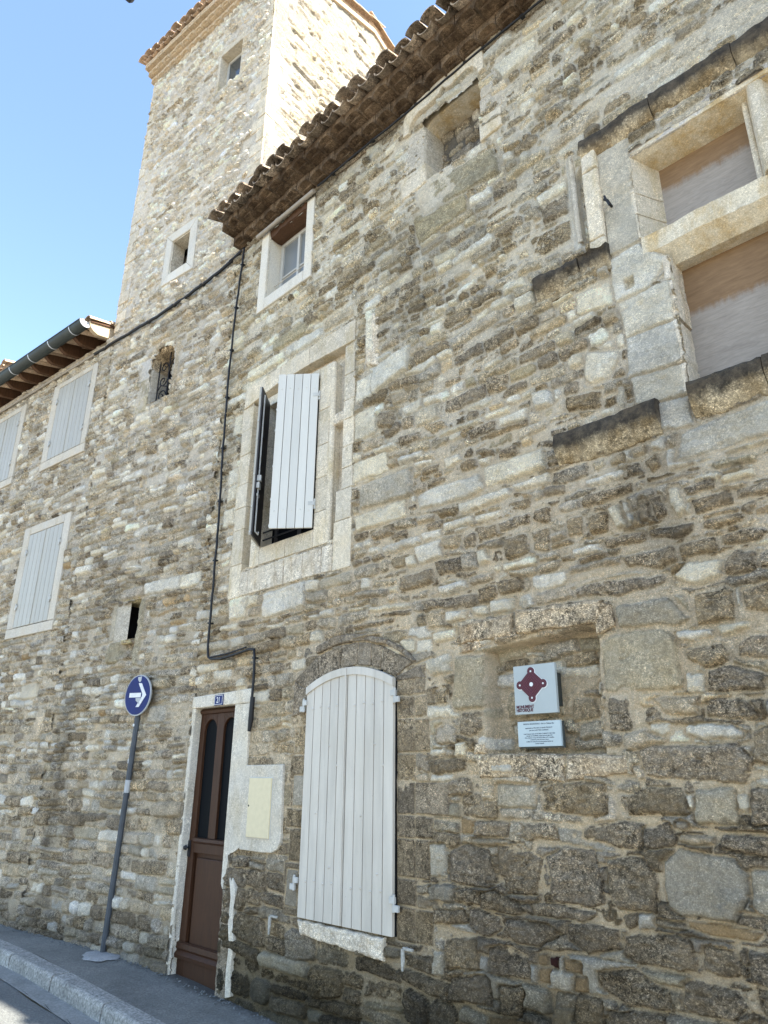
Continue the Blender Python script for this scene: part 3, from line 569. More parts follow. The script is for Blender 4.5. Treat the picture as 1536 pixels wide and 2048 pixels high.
def masonry(name, xs, zs, seed, hfun, probs, stones=(), pockets=(), holes=(), mortar=(.40, .345, .255), mlevel=None, mcolor=None,
            gap=.016, soil=None, flat=(), grit=1.0, keep=None, yoff=0.0, marg=lambda z: .03, sink=None):
    rng = np.random.RandomState(seed)
    X, Z = np.meshgrid(xs.astype(np.float32), zs.astype(np.float32))
    wx = X+.030*fbm(X, Z, 2.6, 2, seed)+.009*fbm(X, Z, 16, 2, seed+2)
    wz = Z+.032*fbm(X, Z, .7, 2, seed+4)+.015*fbm(X, Z, 2.7, 2, seed+6)+.008*fbm(X, Z, 15, 2, seed+8)
    # courses
    zb = [zs[0]-.4]
    while zb[-1] < zs[-1]+.4:
        a, b_ = hfun(zb[-1]); zb.append(zb[-1]+rng.uniform(a, b_))
    zb = np.array(zb); ci = np.clip(np.searchsorted(zb, wz.ravel())-1, 0, len(zb)-2)
    order = np.argsort(ci, kind='stable'); st = np.searchsorted(ci[order], np.arange(len(zb)))
    W = wx.ravel(); V = wz.ravel(); n = W.size
    D = np.empty(n, np.float32); K = np.zeros(n, np.int32); PR = np.zeros(n, np.float32); JT = np.zeros(n, np.float32); HU = np.zeros(n, np.float32)
    codes = list(probs(0).keys())
    for c in range(len(zb)-1):
        idx = order[st[c]:st[c+1]] if c+1 < len(st) else order[st[c]:]
        if not len(idx): continue
        z0, z1 = zb[c], zb[c+1]; h = z1-z0; x = xs[0]-.5-rng.rand()*.3; cells = []
        p = probs((z0+z1)/2)
        while x < xs[-1]+.5:
            wd = h*rng.choice([1.1, 1.5, 2.0, 2.6, 3.4, 4.4], p=[.16, .24, .24, .18, .12, .06])*rng.uniform(.85, 1.15)
            wd = min(max(wd, .07), .62); cells.append((x, x+wd)); x += wd
        B = np.array([q[0] for q in cells]+[cells[-1][1]]); nc = len(cells)
        j = np.clip(np.searchsorted(B, W[idx])-1, 0, nc-1)
        sp = np.where(rng.rand(nc) < (.55 if h > .13 else .12), rng.uniform(.35, .65, nc), 2.0)   # some cells hold two thin stones
        v = (V[idx]-z0)/h; up = (v > sp[j])
        id2 = 2*j+up
        lo = np.zeros(2*nc); hi = np.ones(2*nc); s2 = np.repeat(sp, 2)
        hi[0::2] = np.minimum(sp, 1); lo[1::2] = np.minimum(sp, 1)
        # slanting tops and unequal sizes
        sl_ = rng.uniform(-.10, .10, 2*nc)
        shx = rng.uniform(0, .012, (2*nc, 2)); shz = rng.uniform(0, .010, (2*nc, 2))
        X0 = np.repeat(B[:-1], 2)+gap/2+shx[:, 0]; X1 = np.repeat(B[1:], 2)-gap/2-shx[:, 1]
        Z0 = z0+lo*h+gap/2*.8+shz[:, 0]; Z1 = z0+hi*h-gap/2*.8-shz[:, 1]
        cx = (X0+X1)/2; cz = (Z0+Z1)/2; a = np.maximum((X1-X0)/2, .012); b_ = np.maximum((Z1-Z0)/2, .010)
        rr = np.minimum(a, b_)*rng.uniform(.35, .9, 2*nc)
        dx = W[idx]-cx[id2]; dz = V[idx]-cz[id2]-sl_[id2]*dx
        tap = 1+rng.uniform(-.35, .35, 2*nc)[id2]*dx/np.maximum(a[id2], .01)*.4
        qx = np.abs(dx)-(a-rr)[id2]; qz = np.abs(dz)*tap-(b_-rr)[id2]
        D[idx] = -(np.hypot(np.maximum(qx, 0), np.maximum(qz, 0))+np.minimum(np.maximum(qx, qz), 0)-rr[id2])
        kk = rng.choice([KEYS.index(q) for q in p], 2*nc, p=list(p.values()))
        K[idx] = kk[id2]; PR[idx] = rng.normal(.023, .013, 2*nc)[id2]+rng.uniform(-.05, .05, 2*nc)[id2]*dx+rng.uniform(-.09, .05, 2*nc)[id2]*dz
        JT[idx] = rng.normal(0, 1, 2*nc)[id2]; HU[idx] = rng.normal(0, 1, 2*nc)[id2]
    sh = X.shape; D = D.reshape(sh); K = K.reshape(sh); PR = PR.reshape(sh); JT = JT.reshape(sh); HU = HU.reshape(sh)
    crisp = np.zeros(sh, np.float32)
    if sink: PR = PR-sink(X, Z)
    edge = .004*fbm(X, Z, 24, 3, seed+12)
    D = D+edge*1.4
    for si, (k, P) in enumerate(stones):
        fl = k[1:] if len(k) > 1 else ''; k = k[0]
        P = np.array(P); m = .06
        i0, i1 = np.searchsorted(xs, [P[:, 0].min()-m, P[:, 0].max()+m]); j0, j1 = np.searchsorted(zs, [P[:, 1].min()-m, P[:, 1].max()+m])
        if i1-i0 < 2 or j1-j0 < 2: continue
        S = (slice(j0, j1), slice(i0, i1))
        cw = {'': 1, 'X': .15, '~': .9}[fl]
        xx = X[S]+.012*cw*fbm(X[S], Z[S], 11, 2, seed+si); zz = Z[S]+.010*cw*fbm(X[S], Z[S], 12, 2, seed+si+40)
        d = polysd(xx, zz, [tuple(q) for q in P])-(.004 if not fl else .001)+edge[S]*cw
        if not fl:   # soften the corners
            q0 = P.mean(0); half = np.ptp(P, axis=0)/2
            ell = 1-np.sqrt(((X[S]-q0[0])/half[0]/1.28)**2+((Z[S]-q0[1])/half[1]/1.28)**2)
            d = np.minimum(d, np.where(ell > 0, ell*half.min()*1.5, ell*.2))
        new = d > -.5*gap-.006
        D[S] = np.where(new, np.where(d > D[S]*0, d, np.minimum(D[S], d)), np.minimum(D[S], -d-(marg(Z[S]) if not fl else gap*.7)))
        K[S] = np.where(new, KEYS.index(k), K[S])
        pr = rng.uniform(.014, .036) if not fl else .013
        PR[S] = np.where(new, pr+(rng.uniform(-.05, .05)*(X[S]-P[:, 0].mean())+rng.uniform(-.1, .03)*(Z[S]-P[:, 1].mean()))*cw, PR[S])
        JT[S] = np.where(new, rng.normal(0, .8 if not fl else .5), JT[S]); HU[S] = np.where(new, rng.normal(0, 1), HU[S])
        crisp[S] = np.where(new, {'': 0., 'X': 1., '~': .45}[fl], crisp[S])
    kc = np.array([KIND[k][0] for k in KEYS], np.float32); kj = np.array([KIND[k][1] for k in KEYS], np.float32)
    ks = np.array([KIND[k][2] for k in KEYS], np.float32); kr = np.array([KIND[k][3] for k in KEYS], np.float32)*grit
    rough = kr[K]*(1-.6*crisp)
    e = np.where(crisp > .5, .004, .009)
    fq = fbm(X, wz, 8.5, 2, seed+44)*6; facet = (np.floor(fq)+sstep(.80, 1.0, fq-np.floor(fq)))/6*.016*(1-.9*crisp)
    strata = np.abs(vn(X*5, wz*46, seed+31))
    S_ = PR+facet+.012*(1-crisp)*(1-np.exp(-np.maximum(D, 0)/e))+rough*(1.5*fbm(X, Z, 13, 3, seed+21)+1.5*fbm(X, Z, 46, 2, seed+24))-rough*1.2*strata*(1-crisp)
    S_ = np.where(D > 0, S_, PR+3.2*D+rough*fbm(X, Z, 40, 2, seed+25))
    ml = (mlevel(X, Z) if mlevel else 0)
    Mo = .004+ml+.010*fbm(X, Z, 3.3, 2, seed+51)+.0055*fbm(X, Z, 15, 3, seed+54)+.0016*fbm(X, Z, 60, 2, seed+57)
    Mo = Mo-.010*np.clip(-np.minimum(D, 0)/gap, 0, 1)
    df = S_-Mo
    H = np.maximum(S_, Mo)-(.0075+.009*sstep(1.2, -.3, Z))*np.exp(-(df/.0042)**2)*np.clip(.45+.75*vn(X*5, Z*5, seed+60), 0, 1)
    isS = sstep(-.0022, .0022, df)[..., None]
    cs = kc[K]*(1+kj[K]*JT)[..., None]
    HU = np.clip(HU, -1.1, 2); cs = cs*np.stack([1+.018*HU, 1+0*HU, 1-.045*HU], -1)
    cs *= (1+.24*fbm(X, Z, 6, 3, seed+71))[..., None]
    mc = np.array(mortar, np.float32)*(1+.10*fbm(X, Z, 2.1, 4, seed+81)+.07*fbm(X, Z, 22, 2, seed+84))[..., None]
    if mcolor: mc = mc*mcolor(X, Z)
    c = cs*isS+mc*(1-isS)
    spk = (ks[K]*isS[..., 0]+(.30+.14*vn(X*1.3, Z*1.3, seed+87))*(1-isS[..., 0]))
    if soil is not None:
        c = c*soil(X, Z, H, isS[..., 0])
    for P, dep, kind_ in pockets:
        d = polysd(X+.008*fbm(X, Z, 12, 2, 3), Z+.008*fbm(X, Z, 12, 2, 5), P); H = H-dep*sstep(-.004, .012, d)
    for P, lev in flat:
        d = polysd(X, Z, P); H = np.where(d > -.02, np.minimum(H, lev), H)
    Y = yoff-H
    I = np.arange(n).reshape(sh)
    Q = np.stack([I[:-1, :-1], I[:-1, 1:], I[1:, 1:], I[1:, :-1]], -1).reshape(-1, 4)
    fx = ((X[:-1, :-1]+X[1:, 1:])/2).ravel(); fz = ((Z[:-1, :-1]+Z[1:, 1:])/2).ravel(); ok = np.ones(len(Q), bool)
    for P in holes: ok &= ~inpoly(fx, fz, P)
    if keep: ok &= keep(fx, fz)
    Q = Q[ok]; used = np.zeros(n, bool); used[Q.ravel()] = True; mp = np.cumsum(used)-1; Q = mp[Q]
    co = np.stack([X.ravel(), Y.ravel(), Z.ravel()], -1)[used].astype(np.float32); nv = len(co)
    me = bpy.data.meshes.new(name); me.vertices.add(nv); me.vertices.foreach_set('co', co.ravel())
    me.loops.add(len(Q)*4); me.loops.foreach_set('vertex_index', Q.ravel().astype(np.int32))
    me.polygons.add(len(Q)); me.polygons.foreach_set('loop_start', (np.arange(len(Q))*4).astype(np.int32))
    me.update(calc_edges=True)
    rgba = np.concatenate([np.clip(c, .004, .9), np.clip(spk, 0, 1)[..., None]], -1).reshape(-1, 4)[used].astype(np.float32)
    a = me.color_attributes.new('col', 'FLOAT_COLOR', 'POINT'); a.data.foreach_set('color', rgba.ravel())
    me.shade_smooth()
    return me
def graded(a, b, steps):
    """monotone coordinates from a to b; steps = [(until, spacing), ...]"""
    r = [a]
    for lim, d in steps:
        while r[-1] < min(lim, b)-1e-6: r.append(r[-1]+d)
    return np.array(r)
# ------------------------------------------------------------------ places
JX, JA = -6.75, radians(6.5)                 # the street line bends here: the tower and the left house stand on a line turned by JA
S1 = -2.78                                   # end of the tower front, along that line
def gz(x): return -1.62-.034*max(0., x+7.9)  # pavement level along the wall
house = tag(empty('stone_house', (-2.5, 0, -1.85)), 'long old stone house with a mullioned window, arched grey shutters and brown door', 'house')
def H_(o):                                   # children of the house are modelled in world x, so undo the Empty's x
    o.location.x = 2.5; return o
tower = tag(empty('stone_tower', (JX, 0, -1.62), JA), 'tall square stone tower rising above the roofs, its side wall in full sun', 'tower')
lx, ly = JX+S1*cos(JA), S1*sin(JA)
left = tag(empty('gutter_house', (lx, ly, -1.62), JA), 'lower stone house left of the tower with blue-grey shutters and a zinc gutter', 'house')
def L_(s): return s-S1                        # line coordinate -> left house coordinate

STONES = []
for ln in STONE_TXT.strip().split('\n'):
    k, *pp = ln.split()
    if k in 'OR': k += 'X'
    STONES.append((k, [tuple(map(float, q.split(','))) for q in pp]))
def rc(k, x0, x1, z0, z1): STONES.append((k, [(x0, z0), (x1, z0), (x1, z1), (x0, z1)]))
# jamb stones beside the arched shutters
z = -1.0
for i, h in enumerate([.21, .17, .25, .15, .22, .19, .24, .16, .22]):
    rc('DX', -3.838, -3.672 if i % 2 else -3.66, z, z+h-.012)
    if i not in (1, 5): rc('DX', -3.662, [-3.53, -3.46, -3.55, -3.52, -3.36, -3.5, -3.54, -3.56, -3.57][i], z+.005, z+h-.02)
    rc('DX', [-5.07, -5.09, -5.05, -5.11, -5.06, -5.08, -5.04, -5.09, -5.06][i], -4.895, z+.01, z+h-.012); z += h
rc('GX', -5.03, -4.9, -.20, .02); rc('GX', -5.06, -4.93, -.93, -.68)
# quoins and flush dressed stones round the middle window
for a in [(-4.40, -4.13, 2.88, 3.15), (-4.40, -3.965, 2.47, 2.65), (-4.39, -4.18, 3.28, 3.5), (-6.48, -6.26, 2.55, 2.73), (-6.45, -6.27, 3.02, 3.2),
          (-6.42, -6.26, 3.62, 3.86), (-6.44, -6.25, 2.82, 3.0)]: rc('W~', *a)
rc('W', -6.2, -5.55, 4.24, 4.36); rc('W', -5.5, -4.95, 4.25, 4.37); rc('T', -4.9, -4.45, 4.28, 4.42); rc('W', -4.30, -4.08, 4.22, 4.33)
rc('Y', -5.75, -5.2, 4.42, 4.56)
# dressed quoins running down the left of the great window
for P in [[(-1.80, 3.05), (-1.56, 3.05), (-1.43, 3.19), (-1.43, 3.22), (-1.60, 3.43), (-1.80, 3.40)], [(-1.76, 2.76), (-1.43, 2.74), (-1.43, 3.03), (-1.78, 3.03)],
          [(-1.78, 2.46), (-1.43, 2.42), (-1.43, 2.73), (-1.75, 2.74)], [(-1.74, 2.24), (-1.42, 2.20), (-1.42, 2.41), (-1.76, 2.44)],
          [(-2.08, 3.10), (-1.82, 3.05), (-1.82, 3.24), (-2.08, 3.26)], [(-1.62, 2.02), (-1.42, 1.99), (-1.42, 2.19), (-1.64, 2.21)]]: STONES.append(('W~', P))
STONES.append(('W', [(-1.55, 1.79), (-.72, 1.80), (-.70, 1.99), (-1.50, 1.97)])); STONES.append(('W', [(-.69, 1.80), (.1, 1.80), (.1, 2.0), (-.68, 1.99)]))
rc('PX', -1.80, -1.58, 3.44, 4.34)           # plastered face between the hood drop and the window
rc('PX', -2.06, -2.0, 3.62, 4.5)
def top_z(x): return 6.55
main_holes = [[(-6.0, 5.2), (-5.27, 5.2), (-5.27, 6.15), (-6.0, 6.15)], [(-6.07, 2.0), (-4.56, 2.0), (-4.56, 4.0), (-6.07, 4.0)],
              [(-1.40, 2.10), (.30, 2.10), (.30, 4.2), (-1.56, 4.2), (-1.56, 3.38), (-1.40, 3.2)], [(-3.49, 5.28), (-2.82, 5.28), (-2.82, 6.02), (-3.49, 6.02)],
              [(-6.68, -1.8), (-5.94, -1.8), (-5.94, .66), (-6.68, .66)],
              [(-4.86, -.97), (-3.865, -.97), (-3.865, .70), (-4.1, .79), (-4.36, .83), (-4.62, .79), (-4.86, .70)]]
main_pockets = [([(-3.03, .16), (-2.19, .15), (-2.17, .90), (-3.03, .845)], .15, 0), ([(-2.0, 3.66), (-1.93, 3.6), (-1.935, 4.36), (-2.0, 4.28)], .05, 0),
                ([(-1.72, 3.10), (-1.65, 3.10), (-1.65, 3.19), (-1.72, 3.19)], .06, 0), ([(-1.66, .10), (-1.62, .10), (-1.62, .12), (-1.66, .12)], .03, 0)]
main_flat = [([(-6.9, .6), (-5.68, .6), (-5.68, .80), (-6.9, .80)], .0), ([(-6.78, -1.8), (-5.93, -1.8), (-5.93, .8), (-6.78, .8)], .0),
             ([(-5.96, -.6), (-5.10, -.6), (-5.10, .14), (-5.96, .80)], .004), ([(-6.26, 1.70), (-4.40, 1.70), (-4.40, 4.22), (-6.26, 4.22)], .004),
             ([(-6.16, 5.1), (-5.15, 5.1), (-5.15, 6.3), (-6.16, 6.3)], .006), ([(-5.1, -1.02), (-3.5, -1.02), (-3.5, 1.05), (-5.1, 1.05)], .014)]
def hmain(z): return (.13, .23) if z < -.2 else (.085, .15) if z < 1.2 else (.065, .115)
def pmain(z):
    if z < -.3: return {'D': .50, 'M': .25, 'G': .12, 'T': .09, 'W': .04}
    if z < 1.3: return {'D': .30, 'M': .29, 'W': .17, 'T': .18, 'G': .05, 'Y': .01}
    return {'D': .30, 'M': .33, 'W': .20, 'T': .13, 'G': .03, 'Y': .01}
def lmain(X, Z):
    up = sstep(2.6, 4.6, Z+.35*(X+2.5)); n = fbm(X, Z, .8, 3, 90)
    return .004*up+.010*sstep(.15, .5, n)*(.4+up)-.004*sstep(.3, -.8, Z)
def cmain(X, Z):
    k = sstep(-.5, 3.2, Z)[..., None]; return (1-k)*np.array([1.02, .95, .84], np.float32)+k*np.array([1.0, 1.0, 1.01], np.float32)
def soil(X, Z, H, S):  # damp and dirt, plus light falling off low down painted as darkening
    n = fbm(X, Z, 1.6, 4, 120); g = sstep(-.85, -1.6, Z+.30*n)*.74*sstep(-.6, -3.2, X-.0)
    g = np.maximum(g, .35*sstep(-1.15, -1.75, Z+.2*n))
    m = sstep(.25, .6, fbm(X, Z, .9, 4, 140))*.22
    e = sstep(6.0, 6.4, Z+.15*n)*.35  # darker close under the eave
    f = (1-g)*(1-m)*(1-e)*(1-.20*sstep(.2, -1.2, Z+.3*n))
    u = .12*sstep(1.5, 4.5, Z); f = f*(1+u)*(1-.20*S*sstep(.3, -.7, Z))
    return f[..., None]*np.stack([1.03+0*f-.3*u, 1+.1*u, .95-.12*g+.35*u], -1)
xs = graded(-6.785, 3.2, [(-4.2, .0085), (-2.6, .007), (-.3, .0065), (3.2, .03)])
zs = graded(-1.98, 6.5, [(1.8, .0068), (4.0, .0075), (6.5, .0085)])
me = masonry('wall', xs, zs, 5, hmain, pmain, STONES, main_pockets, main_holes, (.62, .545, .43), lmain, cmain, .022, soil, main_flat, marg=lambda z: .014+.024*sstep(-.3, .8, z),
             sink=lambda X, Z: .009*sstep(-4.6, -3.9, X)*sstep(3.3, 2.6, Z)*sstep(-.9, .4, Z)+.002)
wall_main = H_(obj('wall', me, M['wall'], house))
# ---- tower front, tower side, left house front
def hB(z): return (.085, .15) if z < 0 else (.06, .11) if z < 6 else (.045, .085)
def pB(z):
    if z < -.2: return {'D': .36, 'M': .30, 'T': .18, 'W': .11, 'G': .05}
    if z < 3: return {'D': .22, 'M': .37, 'T': .22, 'W': .15, 'O': .01, 'G': .03}
    if z < 6: return {'M': .45, 'D': .12, 'W': .24, 'T': .14, 'Y': .02, 'G': .03}
    return {'M': .22, 'W': .34, 'T': .14, 'P': .28, 'D': .02}
def lB(X, Z): return .010*sstep(.0, .5, fbm(X, Z, .9, 3, 91))+.006*sstep(2.5, 6, Z)
def cB(X, Z):
    k = sstep(0., 4.5, Z)[..., None]; return (1-k)*np.array([1.04, .98, .88], np.float32)+k*np.array([1.03, 1.03, 1.04], np.float32)
tst = [('YX', [(-1.90, 4.62), (-1.62, 4.62), (-1.62, 4.86), (-1.90, 4.86)]), ('YX', [(-1.84, 4.87), (-1.62, 4.87), (-1.62, 5.12), (-1.84, 5.12)]), ('PX', [(-1.86, 5.13), (-1.64, 5.13), (-1.64, 5.44), (-1.86, 5.44)]),
       ('T', [(-1.08, 4.66), (-.98, 4.66), (-.98, 5.45), (-1.08, 5.45)]), ('W', [(-1.08, 2.0), (-.45, 1.98), (-.42, 2.14), (-1.08, 2.14)]), ('W', [(-.42, 1.98), (-.08, 1.97), (-.08, 2.12), (-.40, 2.13)]),
       ('Y', [(-1.7, 1.25), (-1.45, 1.25), (-1.47, 1.5), (-1.7, 1.5)]), ('Y', [(-1.18, 1.2), (-1.06, 1.2), (-1.06, 1.95), (-1.13, 1.95)]), ('GX', [(-1.72, 1.52), (-1.6, 1.52), (-1.6, 1.96), (-1.72, 1.96)]),
       ('T', [(-1.6, 2.0), (-1.12, 1.99), (-1.10, 2.12), (-1.55, 2.13)]),
       ('G', [(-.7, .55), (-.42, .54), (-.42, .72), (-.7, .72)])]
zz = -1.6
for i in range(60):                          # lighter corner stones of the tower, both sides
    h = .16+.06*((i*7) % 5)/5
    if zz > 6.4:
        tst.append(('PX' if i % 3 else 'WX', [(.33-(.42 if i % 2 else .24), zz), (.34, zz), (.34, zz+h-.012), (.33-(.42 if i % 2 else .24), zz+h-.012)]))
        tst.append(('PX' if i % 3 else 'MX', [(-2.78, zz), (-2.78+(.24 if i % 2 else .42), zz), (-2.78+(.24 if i % 2 else .42), zz+h-.012), (-2.78, zz+h-.012)]))
    zz += h
th = [[(-1.50, 6.77), (-1.10, 6.77), (-1.10, 7.34), (-1.50, 7.34)], [(-.87, 9.86), (-.37, 9.86), (-.37, 10.60), (-.87, 10.60)],
      [(-1.60, 4.68), (-1.10, 4.68), (-1.10, 5.3), (-1.16, 5.44), (-1.35, 5.50), (-1.54, 5.44), (-1.60, 5.3)], [(-1.63, 1.50), (-1.14, 1.50), (-1.14, 1.98), (-1.63, 1.93)]]
tp = [([(-1.46, 1.31), (-1.19, 1.31), (-1.19, 1.47), (-1.46, 1.47)], .07, 0)]
tf = [([(-1.67, 6.57), (-.92, 6.57), (-.92, 7.52), (-1.67, 7.52)], .004), ([(-.9, 9.8), (-.33, 9.8), (-.33, 10.7), (-.9, 10.7)], .006)]
xs = graded(S1, .335, [(.335, .0135)]); xs[-1] = .33; zs = graded(-1.9, 11.75, [(3, .0105), (6.5, .012), (11.75, .015)])
def soil_toneB(X, Z, H, S):
    n = fbm(X, Z, 1.6, 4, 121); g = sstep(-1.0, -1.75, Z+.3*n)*.6
    q = (X-(-2.33+.0*Z)); band = np.exp(-((X+2.36-.06*fbm(X, Z, 3, 2, 5))/.16)**2)*sstep(1.6, .9, Z)*sstep(-1.2, -.6, Z)*.45
    e = sstep(5.3, 6.0, Z+.1*n)*sstep(6.5, 6.1, Z)*.18*sstep(-1.4, -.4, X)  # darker band towards the house, around its eave height
    return ((1-g)*(1-band)*(1-e)*(1+.10*sstep(2, 5, Z)+.15*sstep(6, 7, Z)))[..., None]*np.ones(3, np.float32)
me = masonry('wall', xs, zs, 23, hB, pB, tst, tp, th, (.56, .50, .405), lB, cB, .017, soil_toneB, tf, grit=.85, keep=lambda x, z: (x < .05) | (z > 6.2))
attach(obj('wall', me, M['wall'], tower), tower)
xs = graded(-5.6, .04, [(.04, .0125)]); zs = graded(-1.9, 6.22, [(2.5, .0115), (6.22, .0135)])
lh = []
lf = [([(a, b), (c, b), (c, d), (a, d)], .004) for a, b, c, d in ((L_(-4.38), 4.42, L_(-3.08), 5.95), (L_(-4.46), 1.82, L_(-3.13), 3.52), (L_(-6.6), 4.46, L_(-5.28), 5.95), (L_(-6.7), 1.8, L_(-5.5), 3.5))]
me = masonry('wall', xs, zs, 37, hB, pB, [('T', [(L_(-3.25), .42), (L_(-3.0), .42), (L_(-2.95), .75), (L_(-3.1), .85)]), ('C', [(L_(-3.7), .95), (L_(-3.25), .95), (L_(-3.25), 1.14), (L_(-3.7), 1.14)])], (), lh, (.56, .50, .405), lB, cB, .017,
             lambda X, Z, H, S: (1-sstep(-1.0, -1.75, Z+.3*fbm(X, Z, 1.6, 4, 122))*.55)[..., None]*np.ones(3, np.float32), lf, grit=.9, yoff=.006)
obj('wall', me, M['wall'], left)
# sunlit side of the tower: local x runs back from the street
def rear_top(u): return 12.66-abs(u-2.2)*.34-.08
xs = graded(0, 4.3, [(4.3, .019)]); zs = graded(5.6, 12.7, [(12.7, .019)])
sst = []
zz = 5.6
for i in range(40):
    h = .16+.06*((i*7) % 5)/5; sst.append(('PX' if i % 3 else 'WX', [(0, zz), (.22 if i % 2 else .40, zz), (.22 if i % 2 else .40, zz+h-.012), (0, zz+h-.012)])); zz += h
me = masonry('side_wall', xs, zs, 51, lambda z: (.08, .15), lambda z: {'W': .22, 'M': .40, 'T': .16, 'C': .20, 'Y': .02}, sst, (), (), (.40, .37, .31), lambda X, Z: .012+.012*sstep(-.2, .4, fbm(X, Z, 1, 3, 91)), None, .02, grit=1.0, soil=lambda X, Z, H, S: .80*np.ones(X.shape+(3,), np.float32),  # one even factor lowers the whole side wall's colour
             keep=lambda x, z: z < 12.66-np.abs(x-2.2)*.34-.06)
o = obj('side_wall', me, M['wall'], tower); o.rotation_euler = (0, 0, pi/2); o.location = (.33, 0, 1.62)
# corner stones
for (cx_, sg_, nm) in ((.33, 1, 'quoins'), (S1, -1, 'quoins')):
    mb = MB(); zz = 6.3; i = 0; rq = random.Random(5+sg_)
    while zz < 11.5:
        h = .17+rq.uniform(-.03, .06); a = .26 if i % 2 else .14; b_ = .15 if i % 2 else .30; j = rq.uniform(-.003, .006)
        x0, x1 = (cx_-a, cx_+.018+j) if sg_ > 0 else (cx_-.012-j, cx_+a)
        mb.rblock(x0, x1, zz, zz+h-.006, -.022-j, b_, r=.008, rough=.004, res=.03, seed=i); zz += h; i += 1
    attach(obj(nm, mb, M['cream'], tower), tower)
# unseen solid cores added behind the faces to keep sun from leaking in
mb = MB(); mb.box(-6.3, 3.2, .42, 6, -1.9, 6.35); mb.box(-6.6, -6.2, .42, 5.5, -1.9, 6.2); H_(obj('sun_block_core', mb, M['beigeframe'], house))
mb = MB(); mb.box(-2.7, .26, .30, 4.25, -1.8, 11.6); mb.box(-2.78, -2.76, .0, 4.3, 5.5, 11.7); mb.box(-2.78, .26, 4.25, 4.32, 5, 11.8)
mb.add([(-2.7, .3, 11.6), (.26, .3, 11.6), (.26, 4.2, 11.6), (-2.7, 4.2, 11.6), (-2.7, 2.2, 12.5), (.26, 2.2, 12.5)], [(0, 1, 5, 4), (3, 4, 5, 2), (0, 4, 3), (1, 2, 5)])
obj('sun_block_core', mb, M['beigeframe'], tower)
mb = MB(); mb.box(-5.6, -.02, .12, 5, -1.8, 6.3); obj('sun_block_core', mb, M['beigeframe'], left)
# ================================================================== main house: openings
def arch_fill(mb, x0, x1, zs_, zt, y0, y1, n=10, rise=None):
    """spandrel above a round arch between x0 and x1, springing at zs_, up to zt"""
    r = (x1-x0)/2; c = (x0+x1)/2; rz = rise or r
    P = [(c-r*cos(pi*i/n), zs_+rz*sin(pi*i/n)) for i in range(n+1)]
    for i in range(n):
        mb.prism([P[i], P[i+1], (P[i+1][0], zt), (P[i][0], zt)], y0, y1)
# ---- brown door number 21
dr = MB()
dr.box(-6.70, -5.95, .10, .13, -1.72, .652)
st = MB()
st.box(-6.70, -6.585, .06, .10, -1.70, .65); st.box(-6.02, -5.95, .06, .10, -1.70, .65)
st.box(-6.584, -6.021, .06, .10, .60, .65); st.box(-6.584, -6.021, .06, .10, -.66, -.53); st.box(-6.584, -6.021, .06, .10, -1.70, -1.48)
st.box(-6.365, -6.245, .062, .10, -.53, .60)
arch_fill(st, -6.584, -6.365, .44, .60, .062, .10); arch_fill(st, -6.245, -6.021, .44, .60, .062, .10)
door = H_(obj('door', dr, M['door'], house)); 
def islands(mb):
    p = list(range(len(mb.v)))
    def f(i):
        while p[i] != i: p[i] = p[p[i]]; i = p[i]
        return i
    for q in mb.f:
        a = f(q[0])
        for k in q[1:]: p[f(k)] = a
    g = {}
    for q in mb.f: g.setdefault(f(q[0]), []).append(q)
    out = []
    for qs in g.values():
        m = MB(); ix = sorted({k for q in qs for k in q}); mp_ = {k: i for i, k in enumerate(ix)}
        m.v = [mb.v[k] for k in ix]; m.f = [tuple(mp_[k] for k in q) for q in qs]; out.append(m)
    return out
def subs(name, mb, mat, par, bevel=0, smooth=None):
    """one part object for every separate piece"""
    return [sub(name, m, mat, par, bevel, smooth) for m in islands(mb)]
def sub(name, mb, mat, par, bevel=0, smooth=None):
    o = obj(name, mb, mat, None, bevel, smooth); o.parent = par; o.matrix_parent_inverse = Matrix.Identity(4); return o
sub('door_frame', st, M['door'], door, .004)
p = MB(); p.box(-6.545, -6.06, .075, .10, -1.44, -.70); sub('door_panel', p, M['door'], door, .012)
p = MB(); p.sweepx(-6.69, -5.955, [(.06, -1.40), (.035, -1.41), (.03, -1.45), (.045, -1.47), (.02, -1.50), (.025, -1.53), (.06, -1.54)]); sub('weather_bar', p, M['door'], door)
p = MB(); p.sweepx(-6.57, -6.03, [(.06, -.53), (.04, -.535), (.035, -.56), (.05, -.575), (.06, -.58)]); p.sweepx(-6.70, -5.95, [(.06, .60), (.045, .605), (.035, .63), (.06, .652)]); subs('moulding', p, M['door'], door)
for a, b in ((-6.584, -6.365), (-6.245, -6.021)):
    p = MB(); r = (b-a)/2; c = (a+b)/2
    p.prism([(a, -.53), (b, -.53)]+[(c+r*cos(pi*i/10), .44+r*sin(pi*i/10)) for i in range(11)], .088, .095); sub('glass', p, M['glassdark'], door)
p = MB(); p.tube([(-6.655, .06, -.62), (-6.655, .02, -.62), (-6.655, .012, -.62)], [.008, .008, .022], 10); p.dome((-6.655, .02, -.62), .024, .03, 10); p.box(-6.675, -6.635, .05, .06, -.70, -.56); sub('handle', p, M['iron'], door, smooth=40)
